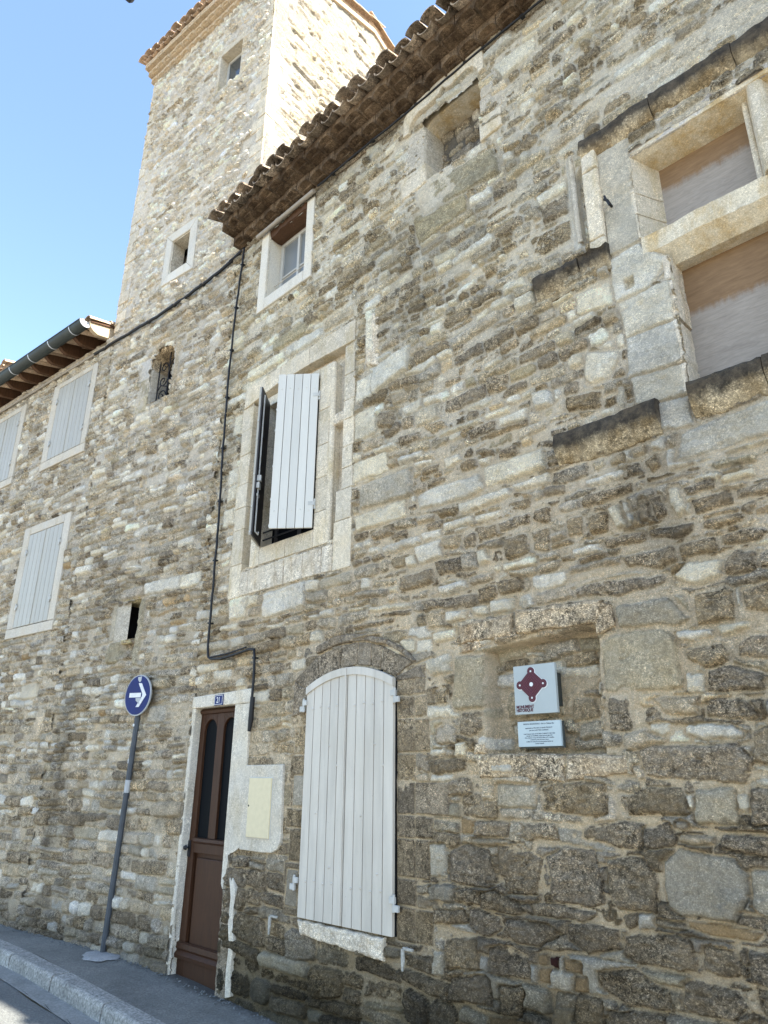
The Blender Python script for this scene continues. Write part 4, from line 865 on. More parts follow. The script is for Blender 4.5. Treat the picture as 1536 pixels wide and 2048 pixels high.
# whitewashed frame
f = MB()
f.block([(-6.75, -1.72), (-6.695, -1.72), (-6.655, .66), (-6.72, .66)], -.022, .12, rough=.003, res=.03, seed=4)
f.block([(-6.725, .655), (-5.705, .655), (-5.705, .79), (-6.72, .775)], -.026, .12, rough=.003, res=.03, seed=5)
rag = [(-5.955, -.86), (-5.93, -.90), (-5.90, -.80), (-5.87, -.62), (-5.80, -.60), (-5.76, -.58), (-5.72, -.56), (-5.70, -.50), (-5.705, .60), (-5.705, .652), (-5.948, .652)]
f.prism(rag, -.024, .12)
sub('door_surround', f, M['whitewash'], door, 0)
f = MB(); f.prism([(-5.83, -.80), (-5.80, -.84), (-5.785, -.80), (-5.755, -.83), (-5.73, -.90), (-5.74, -1.1), (-5.70, -1.3), (-5.715, -1.45), (-5.70, -1.66), (-5.77, -1.68), (-5.78, -1.5), (-5.765, -1.3), (-5.80, -1.15), (-5.79, -.95)], -.030, .02)
sub('whitewash_remnant', f, M['whitewash'], door, .006)
f = MB(); f.rblock(-5.955, -5.80, -1.72, -.90, -.012, .2, rough=.012, res=.03, seed=9, wob=.01, r=.02); subs('jamb', f, M['dark'], door)
f = MB(); f.rblock(-6.75, -5.72, -1.80, -1.70, -.03, .15, rough=.004, res=.04, seed=3); sub('step', f, M['greystone'], door)

# ---- arched ground-floor window with closed grey shutters
vo = MB()
inn = [(-4.895, .715), (-4.74, .795), (-4.49, .848), (-4.28, .858), (-4.12, .838), (-4.02, .805), (-3.855, .735)]
out = [(-5.08, .80), (-4.78, .985), (-4.47, 1.04), (-4.275, 1.045), (-4.12, 1.02), (-3.985, .975), (-3.665, .825)]
for i in range(6):
    vo.block([inn[i], inn[i+1], out[i+1], out[i]], -.020-.004*(i % 2), .10, r=.01, rough=.006, res=.016, seed=20+i, wob=.005, inset=.004)
vo.block([(-5.09, .50), (-4.90, .52), inn[0], out[0]], -.018, .1, rough=.008, res=.02, seed=31)
vo.block([(-3.85, .70), (-3.56, .70), (-3.60, .80), (-3.855, .735)], -.018, .1, rough=.008, res=.02, seed=32)
awin = H_(obj('arched_window', vo, M['dark'], house))
hd = MB(); ext = [(-4.80, 1.06), (-4.61, 1.115), (-4.48, 1.128), (-4.18, 1.10), (-3.93, 1.02), (-3.75, .925), (-3.64, .83)]; ou2 = [(-4.79, 1.0), (-4.61, 1.035), (-4.47, 1.055), (-4.19, 1.045), (-3.95, .985), (-3.77, .895), (-3.655, .815)]
for i in range(6): hd.block([ou2[i], ou2[i+1], ext[i+1], ext[i]], -.035-.012*(i > 2), .05, r=.014, rough=.009, res=.016, seed=40+i)
sub('arch_hood', hd, M['dark'], awin)
def atop(x): return .846-.118*((x+4.36)/.5)**2
def arched_leaf(x0, x1, nb, par):
    b = MB(); wd = (x1-x0)/nb
    for zq in (.545, -.735):
        for k in range(4): b.dome((x0+(x1-x0)*(k+.55)/5+.03, -.045, zq+.012*(k % 2)), .011, .008)
    for (a, c) in ((.62, .25), (.35, -.25), (.7, -.62), (.8, .1)): b.dome((x0+(x1-x0)*a, -.045, c), .010, .008)
    for i in range(nb):
        a, c = x0+i*wd+.0036, x0+(i+1)*wd-.0036
        b.prism([(a, -.988), (c, -.988)]+[(c+(a-c)*k/4, atop(c+(a-c)*k/4)-.012) for k in range(5)], -.045, -.018)
    o = sub('shutter', b, M['shutter'], par, .0025)
    t = MB(); n = 8
    for i in range(n):
        a, c = x0+(x1-x0)*i/n, x0+(x1-x0)*(i+1)/n; t.prism([(a, atop(a)-.062), (c, atop(c)-.062), (c, atop(c)), (a, atop(a))], -.058, -.020)
    return o, t
lt = MB()
l1, t1 = arched_leaf(-4.868, -4.364, 5, awin); l2, t2 = arched_leaf(-4.358, -3.850, 5, awin)
sub('top_band', t1, M['shutter'], awin, .002); sub('top_band', t2, M['shutter'], awin, .002)
bs = MB(); bs.box(-4.87, -3.85, -.017, .02, -.99, .72); bs.box(-4.7, -4.0, -.0169, .019, .72, .80); sub('shutter_backing', bs, M['black'], awin)
cb = MB(); cb.box(-4.388, -4.370, -.056, -.044, -.985, .845); sub('cover_strip', cb, M['shutter'], awin, .002)
def hinge(x, z, sgn, par, y=-.05):
    h = MB(); h.box(min(x, x+sgn*.055), max(x, x+sgn*.055), y-.008, y+.012, z-.045, z-.003); h.box(min(x+sgn*.02, x-sgn*.03), max(x+sgn*.02, x-sgn*.03), y-.009, y+.012, z+.003, z+.045)
    h.tube([(x+sgn*.01, y, z-.05), (x+sgn*.01, y, z+.06)], .010, 8); return subs('hinge', h, M['ironwhite'], par, .002)
hinge(-4.885, .575, -1, awin); hinge(-3.842, .585, 1, awin); hinge(-4.905, -.76, -1, awin); hinge(-3.842, -.79, 1, awin)
sm = MB(); sm.block([(-4.82, -1.10), (-3.945, -1.15), (-3.935, -1.005), (-4.885, -1.0)], -.05, .15, r=.02, rough=.010, res=.018, seed=51, wob=.012); sub('sill', sm, M['creamrough'], awin)
def stay(x, z):
    h = MB(); h.box(x-.006, x+.085, -.075, -.06, z, z+.016); h.tube([(x, -.03, z+.008), (x, -.075, z+.008)], .006, 8)
    h.prism([(x-.012, z+.006), (x+.012, z+.006), (x+.014, z-.06), (x+.004, z-.12), (x-.006, z-.12), (x-.012, z-.06)], -.082, -.068); sub('shutter_stay', h, M['ironold'], awin, .002)
stay(-5.165, -1.02); stay(-3.725, -1.04)

# ---- middle window: old cross window filled with a smaller one, shutters half open
sr = MB(); k = dict(r=.006, rough=.0022, res=.03, wob=.002)
zj = [1.71, 2.06, 2.44, 2.69, 2.96, 3.31, 3.61, 3.89]
for i in range(7): sr.rblock(-6.265+.006*(i % 3), -6.058, zj[i], zj[i+1], -.012-.002*(i % 2), .14, seed=60+i, **k)
zj = [1.705, 2.157, 2.45, 2.655, 2.87, 3.15, 3.35, 3.63, 3.94]
for i in range(8): sr.rblock(-4.642 if i == 0 else (-4.625 if i == 1 else -4.556), -4.405-.01*(i % 2), zj[i], zj[i+1], -.012-.002*(i % 2), .14, seed=70+i, **k)
sr.block([(-6.25, 3.90), (-5.60, 3.995), (-5.60, 4.19), (-6.23, 4.16)], -.014, .14, seed=80, **k)
sr.rblock(-5.595, -5.12, 3.995, 4.20, -.012, .14, seed=81, **k); sr.block([(-5.115, 3.995), (-4.56, 3.995), (-4.41, 3.95), (-4.42, 4.22), (-5.115, 4.20)][:4] if 0 else [(-5.115, 3.995), (-4.42, 3.975), (-4.42, 4.215), (-5.115, 4.205)], -.015, .14, seed=82, **k)
mwin = H_(obj('cross_window', sr, M['cream'], house))
lo = MB()
for i, (a, b) in enumerate(((-6.06, -5.925), (-5.92, -5.345), (-5.34, -5.06), (-5.055, -4.80), (-4.795, -4.645))): lo.rblock(a, b, 1.712, 1.965, -.014-.003*(i % 2), .14, seed=90+i, r=.01, rough=.005, res=.025)
lo.block([(-4.265, 3.62), (-4.10, 3.55), (-4.09, 4.10), (-4.255, 4.20)], -.030, .04, r=.02, rough=.008, res=.025, seed=97, wob=.008)
subs('dressed_stone', lo, M['creamrough'], mwin)
bk = MB(); bk.box(-6.07, -5.78, .10, .16, 1.94, 4.0); bk.box(-4.92, -4.55, .10, .16, 1.94, 4.0); bk.box(-5.78, -4.92, .10, .16, 3.82, 4.0); sub('recess_back', bk, M['creamrough'], mwin)
ins = MB()
ins.rblock(-5.93, -5.77, 1.985, 2.62, -.008, .14, seed=100, **k); ins.rblock(-5.93, -5.77, 2.622, 3.3, -.008, .14, seed=101, **k); ins.rblock(-5.93, -5.77, 3.302, 3.875, -.008, .14, seed=102, **k)
zj = [1.985, 2.32, 2.66, 3.0, 3.38, 3.875]
for i in range(5): ins.rblock(-4.93, -4.76, zj[i], zj[i+1], -.010, .14, seed=110+i, **k)
for a, b in ((-5.768, -5.35), (-5.348, -4.932)): ins.rblock(a, b, 1.985, 2.165, -.010, .14, seed=int(-a*9), **k); ins.rblock(a, b, 3.76, 3.875, -.010, .14, seed=int(-a*7), **k)
sub('inner_surround', ins, M['cream'], mwin)
rr = MB(); rr.tube([(-4.745, .022, 1.99), (-4.745, .022, 2.5), (-4.742, .022, 3.1), (-4.745, .022, 3.6), (-4.75, .024, 3.87)], [.036, .034, .033, .034, .034], 12); rr.box(-4.76, -4.72, .03, .12, 1.99, 3.86); sub('roll_moulding', rr, M['cream'], mwin, smooth=50)
tr = MB(); tr.rblock(-4.73, -4.55, 3.16, 3.28, .004, .12, r=.02, rough=.012, res=.015, seed=120, wob=.012); sub('transom_stub', tr, M['creamrough'], mwin)
vd = MB(); vd.box(-5.78, -4.92, .30, .33, 2.1, 3.84); vd.box(-5.80, -5.775, .13, .33, 2.1, 3.84); vd.box(-4.925, -4.90, .13, .33, 2.1, 3.84); vd.box(-5.78, -4.92, .13, .32, 2.09, 2.12); vd.box(-5.78, -4.92, .13, .32, 3.83, 3.86); sub('dark_room', vd, M['black'], mwin)
wf = MB(); wf.box(-5.765, -5.72, .16, .21, 2.165, 3.76); wf.box(-4.98, -4.935, .16, .21, 2.165, 3.76); wf.box(-5.72, -4.98, .16, .21, 2.165, 2.22); wf.box(-5.72, -4.98, .16, .21, 3.70, 3.76); wf.box(-5.38, -5.32, .155, .205, 2.22, 3.70); sub('window_frame', wf, M['shutter_dark'], mwin, .004)
pn = MB(); pn.box(-5.72, -4.98, .18, .186, 2.2, 3.72); sub('pane', pn, M['glassdark'], mwin)
gr_ = MB()
for zq in (2.25, 2.33): gr_.tube([(-5.77, .03, zq), (-4.93, .03, zq)], .009, 8)
subs('guard_rail', gr_, M['iron'], mwin, smooth=50)
# right leaf: its outer face looks towards the street and the camera
def leaf(hx, hy, fx, fy, z0, z1, nb, front, backm, flip):
    L = sqrt((fx-hx)**2+(fy-hy)**2); wd = L/nb; a = atan2(fy-hy, fx-hx); s = 1 if flip else -1
    def put(o): o.location = (hx, hy, 0); o.rotation_euler = (0, 0, a); return o
    b = MB()
    for i in range(nb): b.box(i*wd+.0026, (i+1)*wd-.0026, min(0, s*.02), max(0, s*.02), z0, z1)
    for zq in (z0+.17, z1-.17):
        for i in range(nb): b.add(*dm(((i+.5)*wd, s*.02, zq+.01*(i % 2)), .008, .006*s))
    put(sub('shutter', b, front, mwin, .002))
    b = MB(); b.box(.004, L-.004, min(-s*.001, -s*.012), max(-s*.001, -s*.012), z0+.004, z1-.004); put(sub('shutter_back', b, backm, mwin))
    b = MB()
    for zq in (z0+.02, z0+.28, z0+.62, z0+1.0, z1-.40, z1-.10): b.box(L-.010, L+.005, min(s*.004, s*.018), max(s*.004, s*.018), zq, zq+.018)
    [put(q) for q in subs('edge_clip', b, M['ironwhite'], mwin)]
    b = MB()
    for zq in (z0+.24, z1-.24): b.tube([(-.008, 0, zq-.05), (-.008, 0, zq+.05)], .011, 8); b.box(-.012, .05, s*.02-.004, s*.02+.004, zq-.018, zq+.018)
    [put(q) for q in subs('hinge', b, M['ironwhite'], mwin)]
    return a, L, put
def dm(c, r, h, n=8):
    vs = [(c[0]+r*cos(2*pi*i/n), c[1], c[2]+r*sin(2*pi*i/n)) for i in range(n)]+[(c[0], c[1]+h, c[2])]
    return vs, [(i, (i+1) % n, n) for i in range(n)]
leaf(-4.925, -.02, -5.237, -.285, 2.170, 3.800, 5, M['shutter_blue'], M['shutter_dark'], True)
a, L, put = leaf(-5.755, -.02, -5.500, -.305, 2.170, 3.775, 5, M['shutter_left'], M['shutter_dark'], False)
b = MB(); b.tube([(L-.05, .028, 2.22), (L-.05, .028, 3.70)], .008, 8); b.box(L-.085, L-.02, .014, .045, 2.66, 2.72); b.box(L-.075, L-.03, .014, .055, 2.74, 2.80); b.box(L-.10, L-.03, .02, .035, 2.58, 2.61)
b.tube([(L-.05, .028, 2.22), (L-.09, .05, 2.20), (L-.10, .05, 2.23)], .008, 8); put(sub('shutter_bolt', b, M['ironwhite'], mwin, .001))

# ---- attic window under the eave
aw = MB(); kk = dict(r=.008, rough=.0015, res=.05, wob=.001)
aw.rblock(-6.15, -6.005, 5.12, 6.26, -.03, .24, seed=130, **kk); aw.rblock(-5.285, -5.15, 5.12, 6.22, -.03, .24, seed=131, **kk); aw.rblock(-6.003, -5.287, 5.12, 5.27, -.032, .24, seed=132, **kk)
atw = H_(obj('attic_window', aw, M['whitestone'], house))
b = MB(); b.sweepx(-6.0, -5.29, [(-.01, 6.16), (-.02, 6.24), (.2, 6.26), (.24, 6.16), (.1, 6.13)], 12, .01, 3); sub('timber_lintel', b, M['rafter'], atw)
b = MB(); b.box(-6.0, -5.95, .16, .21, 5.27, 6.16); b.box(-5.34, -5.29, .16, .21, 5.27, 6.16); b.box(-5.95, -5.34, .16, .21, 6.10, 6.16); b.box(-5.95, -5.34, .16, .21, 5.27, 5.33); b.box(-5.665, -5.625, .155, .205, 5.33, 6.10); b.box(-5.95, -5.34, .165, .20, 5.62, 5.645); sub('window_frame', b, M['frame'], atw, .003)
b = MB(); b.box(-5.96, -5.33, .182, .188, 5.3, 6.13); sub('pane', b, M['pane_grey'], atw)
b = MB()
for zq in (5.36, 5.5): b.tube([(-6.0, .10, zq), (-5.29, .10, zq)], .006, 6)
subs('guard_rail', b, M['shutter'], atw)
b = MB(); b.box(-6.0, -5.29, .22, .25, 5.2, 6.2); sub('dark_room', b, M['black'], atw)

# ---- blind window with an ogee lintel near the eave
b = MB()
low = [(-3.66, 5.975), (-3.645, 6.05), (-3.60, 6.12), (-3.53, 6.155), (-3.44, 6.15), (-3.34, 6.155), (-3.27, 6.18), (-3.225, 6.235), (-3.18, 6.18), (-3.12, 6.165), (-3.02, 6.19), (-2.93, 6.205), (-2.86, 6.175), (-2.81, 6.10), (-2.80, 6.03)]
outl = [(-2.735, 6.05), (-2.75, 6.38), (-3.25, 6.345), (-3.64, 6.29), (-3.725, 6.20), (-3.735, 5.975)]
b.prism(low+outl, -.065, .06)
bwin = H_(obj('blind_window', b, M['cream'], house, .008))
b = MB(); b.prism([(-3.67, 5.965), (-3.50, 5.965), (-3.46, 6.03), (-3.40, 6.045), (-2.95, 6.06), (-2.88, 6.045), (-2.84, 5.99), (-2.79, 5.99), (-2.79, 6.27), (-3.67, 6.26)], .035, .38); sub('lintel_soffit', b, M['lintel'], bwin, .012)
b = MB(); b.block([(-3.80, 5.50), (-3.48, 5.50), (-3.48, 5.962), (-3.70, 5.962)], -.03, .36, r=.03, rough=.005, res=.03, seed=141); subs('jamb', b, M['greystone'], bwin)
b = MB(); b.block([(-3.79, 5.22), (-3.47, 5.25), (-3.46, 5.49), (-3.80, 5.49)], -.038, .36, r=.02, rough=.006, res=.03, seed=142, wob=.02); b.block([(-2.84, 5.26), (-2.60, 5.29), (-2.60, 5.50), (-2.84, 5.52)], -.032, .36, r=.012, rough=.005, res=.03, seed=143); subs('jamb', b, M['cream'], bwin)
b = MB(); b.rblock(-2.835, -2.58, 5.53, 5.76, -.014, .36, seed=144, rough=.005); b.rblock(-2.82, -2.62, 5.765, 6.02, -.012, .36, seed=145, rough=.005); subs('jamb', b, M['greystone'], bwin)
xs = graded(-3.5, -2.8, [(0, .009)]); zs = graded(5.2, 6.05, [(9, .009)])
me = masonry('blind_infill', xs, zs, 77, lambda z: (.09, .16), lambda z: {'M': .5, 'D': .2, 'T': .2, 'W': .1}, (), (), (), (.20, .18, .15), lambda X, Z: .004+0*X, None, .03, None, (), grit=1.4, yoff=.27)  # mortar darkened here to paint the shade deep in the recess
me.materials.append(M['wall']); o = bpy.data.objects.new('blind_infill', me); COL.objects.link(o); o.parent = bwin
b = MB(); b.block([(-3.5, 5.2), (-2.8, 5.2), (-2.8, 5.285), (-3.5, 5.285)], .0, .36, r=.05, rough=.006, seed=146); sub('sill', b, M['greystone'], bwin)

# ---- great mullioned window, boarded up
b = MB(); k = dict(rough=.003, res=.035, wob=.003)
b.prism([(-1.80, 4.165), (-1.56, 4.165), (-.80, 4.165), (.25, 4.165), (.25, 4.36), (-1.80, 4.36)], -.012, .30)
gwin = H_(obj('mullioned_window', b, M['plaster'], house, .006))
def xprism(mb, poly_xy, z0, z1):
    n = len(poly_xy); mb.add([(x, y, z0) for x, y in poly_xy]+[(x, y, z1) for x, y in poly_xy], [tuple(range(n))[::-1], tuple(range(n, 2*n))]+[(i, (i+1) % n, (i+1) % n+n, i+n) for i in range(n)])
b = MB(); b.sweepx(-1.56, .25, [(-.016, 4.166), (-.016, 4.20), (.0, 4.20), (.28, 4.20), (.28, 4.12), (.22, 4.12), (.06, 4.150)], 30, .003, 5); sub('lintel_soffit', b, M['lintel'], gwin)
b = MB()
for z0, z1 in ((3.455, 3.655), (3.66, 3.84), (3.845, 4.17)): xprism(b, [(-1.60, -.014), (-1.57, -.016), (-1.50, .14), (-1.46, .22), (-1.46, .30), (-1.60, .30)], z0, z1)
subs('jamb', b, M['cream'], gwin, .006)
b = MB()
for i, (z0, z1) in enumerate(((2.2, 2.42), (2.425, 2.74), (2.745, 3.03), (3.035, 3.23))): b.rblock(-1.46, -1.405-.006*(i % 2), z0, z1, -.014, .30, r=.018, rough=.007, res=.02, seed=150+i, wob=.008)
subs('jamb', b, M['creamrough'], gwin)
b = MB()
for sgn, xa, xb in ((0, -1.565, -.765), (0, -.70, .16)): b.sweepx(xa, xb, [(-.016, 3.30), (-.016, 3.44), (.02, 3.462), (.24, 3.475), (.28, 3.475), (.28, 3.21), (.10, 3.205)], 22, .004, 8)
sub('transom', b, M['lintel'], gwin)
b = MB(); mp = [(-.82, .22), (-.80, .07), (-.775, .0), (-.76, -.014), (-.70, -.014), (-.685, 0), (-.66, .07), (-.64, .22), (-.64, .28), (-.82, .28)]
xprism(b, mp, 2.235, 3.205); xprism(b, mp, 3.47, 4.17); b.tube([(-.822, .10, 3.47), (-.822, .10, 4.16)], .022, 10); sub('mullion', b, M['cream'], gwin, .004)
b = MB(); xprism(b, [(.10, .22), (.16, -.014), (.30, -.014), (.30, .3), (.10, .3)], 2.2, 4.17); subs('jamb', b, M['cream'], gwin)
for a, c in ((-1.50, -.75), (-.72, .12)):
    b = MB(); b.box(a, c, .215, .235, 3.42, 4.16); sub('plywood_board', b, M['boardu'], gwin)
    b = MB(); b.box(a, c, .20, .22, 2.20, 3.26); sub('plywood_board', b, M['boardl'], gwin)
pr = [(.12, 2.03), (.0, 2.02), (-.02, 2.03), (-.05, 2.075), (-.09, 2.12), (-.102, 2.15), (-.100, 2.21), (-.088, 2.238), (-.02, 2.255), (.22, 2.26), (.22, 2.03)]
pr = [(y*.8 if y < 0 else y, z) for y, z in pr]
b = MB(); b.sweepx(-1.40, -.98, pr, 22, .007, 6); b.sweepx(-.975, .3, pr, 40, .007, 7); sub('sill', b, M['crust_sill'], gwin, smooth=60)
pr2 = [(.05, 2.0), (.0, 1.985), (-.02, 1.995), (-.06, 2.05), (-.09, 2.085), (-.10, 2.11), (-.096, 2.18), (-.08, 2.205), (.0, 2.225), (.05, 2.22)]
pr2 = [(y*.8 if y < 0 else y, z) for y, z in pr2]
b = MB(); b.sweepx(-2.32, -1.60, pr2, 34, .006, 9); sub('sill_moulding', b, M['crust_sillm'], gwin, smooth=60)
pr3 = [(.05, 4.58), (.0, 4.575), (-.085, 4.525), (-.10, 4.50), (-.104, 4.43), (-.085, 4.40), (-.05, 4.37), (-.01, 4.345), (.05, 4.34)]
pr3 = [(y*.78 if y < 0 else y, z) for y, z in pr3]
b = MB(); b.sweepx(-1.91, -1.36, pr3, 28, .006, 11); b.sweepx(-1.355, -.80, pr3, 28, .006, 12); b.sweepx(-.795, .5, pr3, 40, .006, 13); sub('hood_moulding', b, M['crust_hood'], gwin, smooth=60)
b = MB()
for i, (z0, z1) in enumerate(((3.42, 3.60), (3.605, 4.22), (4.225, 4.47))): b.rblock(-1.925, -1.80, z0, z1, -.055, .05, r=.02, rough=.004, res=.02, seed=160+i, wob=.005)
sub('hood_drop', b, M['cream'], gwin)
b = MB(); b.tube([(-2.01, -.0, 3.68), (-2.01, -.012, 3.78), (-2.012, -.012, 4.2), (-2.02, 0, 4.5)], .022, 10); sub('roll_moulding', b, M['greystone'], gwin, smooth=50)
pr4 = [(.05, 3.55), (-.03, 3.54), (-.085, 3.52), (-.10, 3.50), (-.098, 3.45), (-.07, 3.40), (-.035, 3.36), (-.03, 3.32), (.05, 3.30)]
pr4 = [(y*.8 if y < 0 else y, z) for y, z in pr4]
b = MB(); b.sweepx(-2.385, -2.02, pr4, 20, .009, 14); b.sweepx(-2.01, -1.79, pr4, 12, .009, 15); sub('hood_return', b, M['crust_return'], gwin, smooth=60)
b = MB(); b.tube([(-1.74, .0, 3.83), (-1.74, -.07, 3.845), (-1.76, -.075, 3.87)], [.010, .010, .012], 8); b.tube([(-1.73, -.07, 3.80), (-1.76, -.07, 3.90)], .008, 6); sub('iron_hook', b, M['iron'], gwin)

# ---- framed blind opening round the plaques
b = MB(); kb = dict(r=.022, rough=.009, res=.015, wob=.010)
b.block([(-3.21, .90), (-2.775, .905), (-2.765, 1.055), (-3.23, 1.04)], -.045, .10, seed=170, **kb); b.block([(-3.215, .835), (-3.045, .835), (-3.045, .905), (-3.215, .905)], -.03, .10, seed=171, **kb)
nwin = H_(obj('blind_opening', b, M['tan'], house))
b = MB(); b.block([(-2.745, .91), (-2.15, .90), (-2.10, 1.04), (-2.735, 1.068)], -.05, .10, seed=172, **kb); b.block([(-2.165, .83), (-2.04, .87), (-2.06, 1.01), (-2.165, 1.05)], -.035, .10, seed=173, **kb); sub('lintel', b, M['tan'], nwin)
b = MB(); b.block([(-3.09, .015), (-2.46, .0), (-2.44, .157), (-3.12, .165)], -.035, .10, seed=174, **kb); b.block([(-2.455, .0), (-2.03, .05), (-2.045, .143), (-2.435, .157)], -.03, .10, seed=175, **kb); b.block([(-3.13, .16), (-3.03, .16), (-3.03, .24), (-3.12, .235)], -.03, .10, seed=176, **kb); sub('sill', b, M['tan'], nwin)
# ================================================================== eaves and roofs
def genoise(mb, x0, x1, z0, rows, proj, rowh, pitch, seed=1, jit=.004, back=.1, rise=.7):
    r = random.Random(seed)
    for k in range(rows):
        yf = -(k+1)*proj; x = x0-(k % 2)*pitch/2-k*proj*.0
        while x < x1-.01:
            a = max(x, x0); b = min(x+pitch, x1)
            if b-a > pitch*.4:
                dz = r.uniform(-jit, jit); dy = r.uniform(-jit, jit)*2; zb = z0+k*rowh+dz
                arch_fill(mb, a+.006, b-.006, zb, z0+(k+1)*rowh+.004, yf+dy, back, 8, rowh*rise)
                mb.box(a-.008, a+.006, yf+dy+.01, back, zb+.004, z0+(k+1)*rowh); mb.box(b-.006, b+.004, yf+dy+.012, back, zb+.006, z0+(k+1)*rowh-.002)
                mb.box(a+.01, b-.01, yf+proj*.45, back, zb+.01+rowh*.15, z0+(k+1)*rowh-.003)
            x += pitch
        mb.box(x0, x1, yf+.012, back, z0+(k+1)*rowh-.004, z0+(k+1)*rowh+.014)
def tile(mb, c, L, r0, r1, slope, convex, th=.013, n=7, yaw=0):
    """half-round clay tile; c = centre of its low end, runs towards +y rising by slope"""
    vs = []; s = 1 if convex else -1
    for j, (t, r) in enumerate(((0, r0), (L, r1))):
        for rr in (r, r-th):
            for i in range(n+1):
                a = pi*i/n; vs.append((c[0]+rr*cos(a)+yaw*t, c[1]+t, c[2]+s*rr*sin(a)*.82+t*slope))
    m = n+1; fs = []
    for i in range(n):
        fs += [(i, i+1, 2*m+i+1, 2*m+i), (m+i, 3*m+i, 3*m+i+1, m+i+1), (i, m+i, m+i+1, i+1), (2*m+i, 2*m+i+1, 3*m+i+1, 3*m+i)]
    fs += [(0, 2*m, 3*m, m), (n, m+n, 3*m+n, 2*m+n)]
    mb.add(vs, fs)
def canal_roof(mb, x0, x1, y0, z0, slope, length, pitch=.2, seed=3, rowl=.33, jit=.008):
    r = random.Random(seed); nx = int(round((x1-x0)/pitch)); ny = int(length/rowl)+1
    for i in range(nx+1):
        for j in range(ny):
            y = y0+j*rowl; z = z0+(y-y0)*slope
            e = 1.6 if j == 0 else 1
            if i < nx: tile(mb, (x0+(i+.5)*pitch+r.uniform(-jit, jit), y+.03+r.uniform(-jit, jit)*2*e, z+.075), .40, .088, .076, slope, False)
            tile(mb, (x0+i*pitch+r.uniform(-jit, jit)*e, y-.01+r.uniform(-jit, jit)*3*e, z+.082+r.uniform(-.003, .006)*e), .40, .094, .080, slope, True, yaw=r.uniform(-.012, .012))
def shear_join(mb, f):
    mb.v = [f(*q) for q in mb.v]
# main house
gx0, gx1, gz0 = -6.60, 3.2, 6.30
b = MB(); genoise(b, gx0, gx1, gz0, 2, .165, .125, .215, 5, .006, .42, .55)
H_(obj('genoise', b, M['genoise'], house, smooth=35))
b = MB(); b.sweepx(gx0, gx1, [(.02, 6.27), (-.02, 6.27), (-.05, 6.285), (-.035, 6.305), (.02, 6.31)], 90, .006, 21); H_(obj('eave_mortar', b, M['dark'], house))
b = MB(); canal_roof(b, gx0-.02, gx1, -.46, 6.515, .30, 5.9, .2, 6); H_(obj('roof_tiles', b, M['tile'], house, smooth=50))
b = MB(); b.add([(gx0, -.30, 6.55), (gx1, -.30, 6.55), (gx1, 5.4, 8.28), (gx0, 5.4, 8.28), (gx0, -.30, 6.50), (gx1, -.30, 6.50), (gx1, 5.4, 8.0), (gx0, 5.4, 8.0)], [(0, 1, 2, 3), (7, 6, 5, 4), (0, 4, 5, 1), (3, 2, 6, 7), (0, 3, 7, 4), (1, 5, 6, 2)])
b.box(-6.3, 3.2, .42, 5.4, 6.2, 6.56); H_(obj('roof_deck', b, M['rafter'], house))
# tower
b = MB(); genoise(b, S1-.02, .36, 11.44, 3, .075, .095, .17, 9, .003, .3, .6)
attach(obj('genoise', b, M['genoise_light'], tower, smooth=35), tower)
b = MB(); canal_roof(b, S1-.05, .36, -.30, 11.73, .34, 2.5, .19, 11, jit=.003)
n0 = len(b.v); canal_roof(b, S1-.05, .36, -4.75, 11.73, .34, 2.4, .19, 12); b.v[n0:] = [(x, -y, z) for x, y, z in b.v[n0:]]
b2 = MB(); 
for i in range(10): tile(b2, (0, i*.3, 0), .38, .11, .09, 0, True)
b.add([(S1-.05+y, 2.2-x, 12.62+z) for x, y, z in b2.v], b2.f)
attach(obj('roof_tiles', b, M['tile_new'], tower, smooth=50), tower)
b = MB(); b.add([(x, y, z+dz) for dz in (0, -.10) for x, y, z in ((S1, -.22, 11.74), (.40, -.22, 11.74), (.40, 2.2, 12.56), (S1, 2.2, 12.56))], [(0, 1, 2, 3), (7, 6, 5, 4), (0, 4, 5, 1), (1, 5, 6, 2), (0, 3, 7, 4), (3, 2, 6, 7)])
b.add([(x, y, z+dz) for dz in (0, -.10) for x, y, z in ((S1, 4.6, 11.74), (.40, 4.6, 11.74), (.40, 2.2, 12.56), (S1, 2.2, 12.56))], [(0, 1, 2, 3), (7, 6, 5, 4), (0, 4, 5, 1), (1, 5, 6, 2), (0, 3, 7, 4), (3, 2, 6, 7)])
attach(obj('verge', b, M['genoise_light'], tower, .006), tower)

# ================================================================== tower openings
def T_(o): attach(o, tower); return o
b = MB(); kk = dict(r=.008, rough=.0015, res=.05, wob=.001)
b.block([(-1.665, 6.615), (-.925, 6.585), (-1.09, 6.76), (-1.51, 6.76)], -.03, .2, seed=1, **kk); b.block([(-1.51, 7.345), (-1.10, 7.345), (-.935, 7.51), (-1.665, 7.50)], -.03, .2, seed=2, **kk)
b.block([(-1.665, 6.615), (-1.512, 6.76), (-1.512, 7.345), (-1.665, 7.50)], -.028, .2, seed=3, **kk); b.block([(-1.088, 6.76), (-.925, 6.585), (-.935, 7.51), (-1.098, 7.345)], -.028, .2, seed=4, **kk)
w1 = T_(obj('square_window', b, M['whitestone'], tower))
b = MB()
for q in (([-1.52, 0], [-1.50, .42]), ([-1.085, 0], [-1.10, .42])): pass
b.box(-1.53, -1.505, .0, .19, 6.75, 7.36); b.box(-1.098, -1.07, .0, .19, 6.75, 7.36); b.box(-1.52, -1.08, .0, .19, 7.343, 7.37); b.box(-1.52, -1.08, .0, .19, 6.73, 6.757); sub('reveal', b, M['greystone'], w1)  # darker grey stone paints in shade around the deep opening
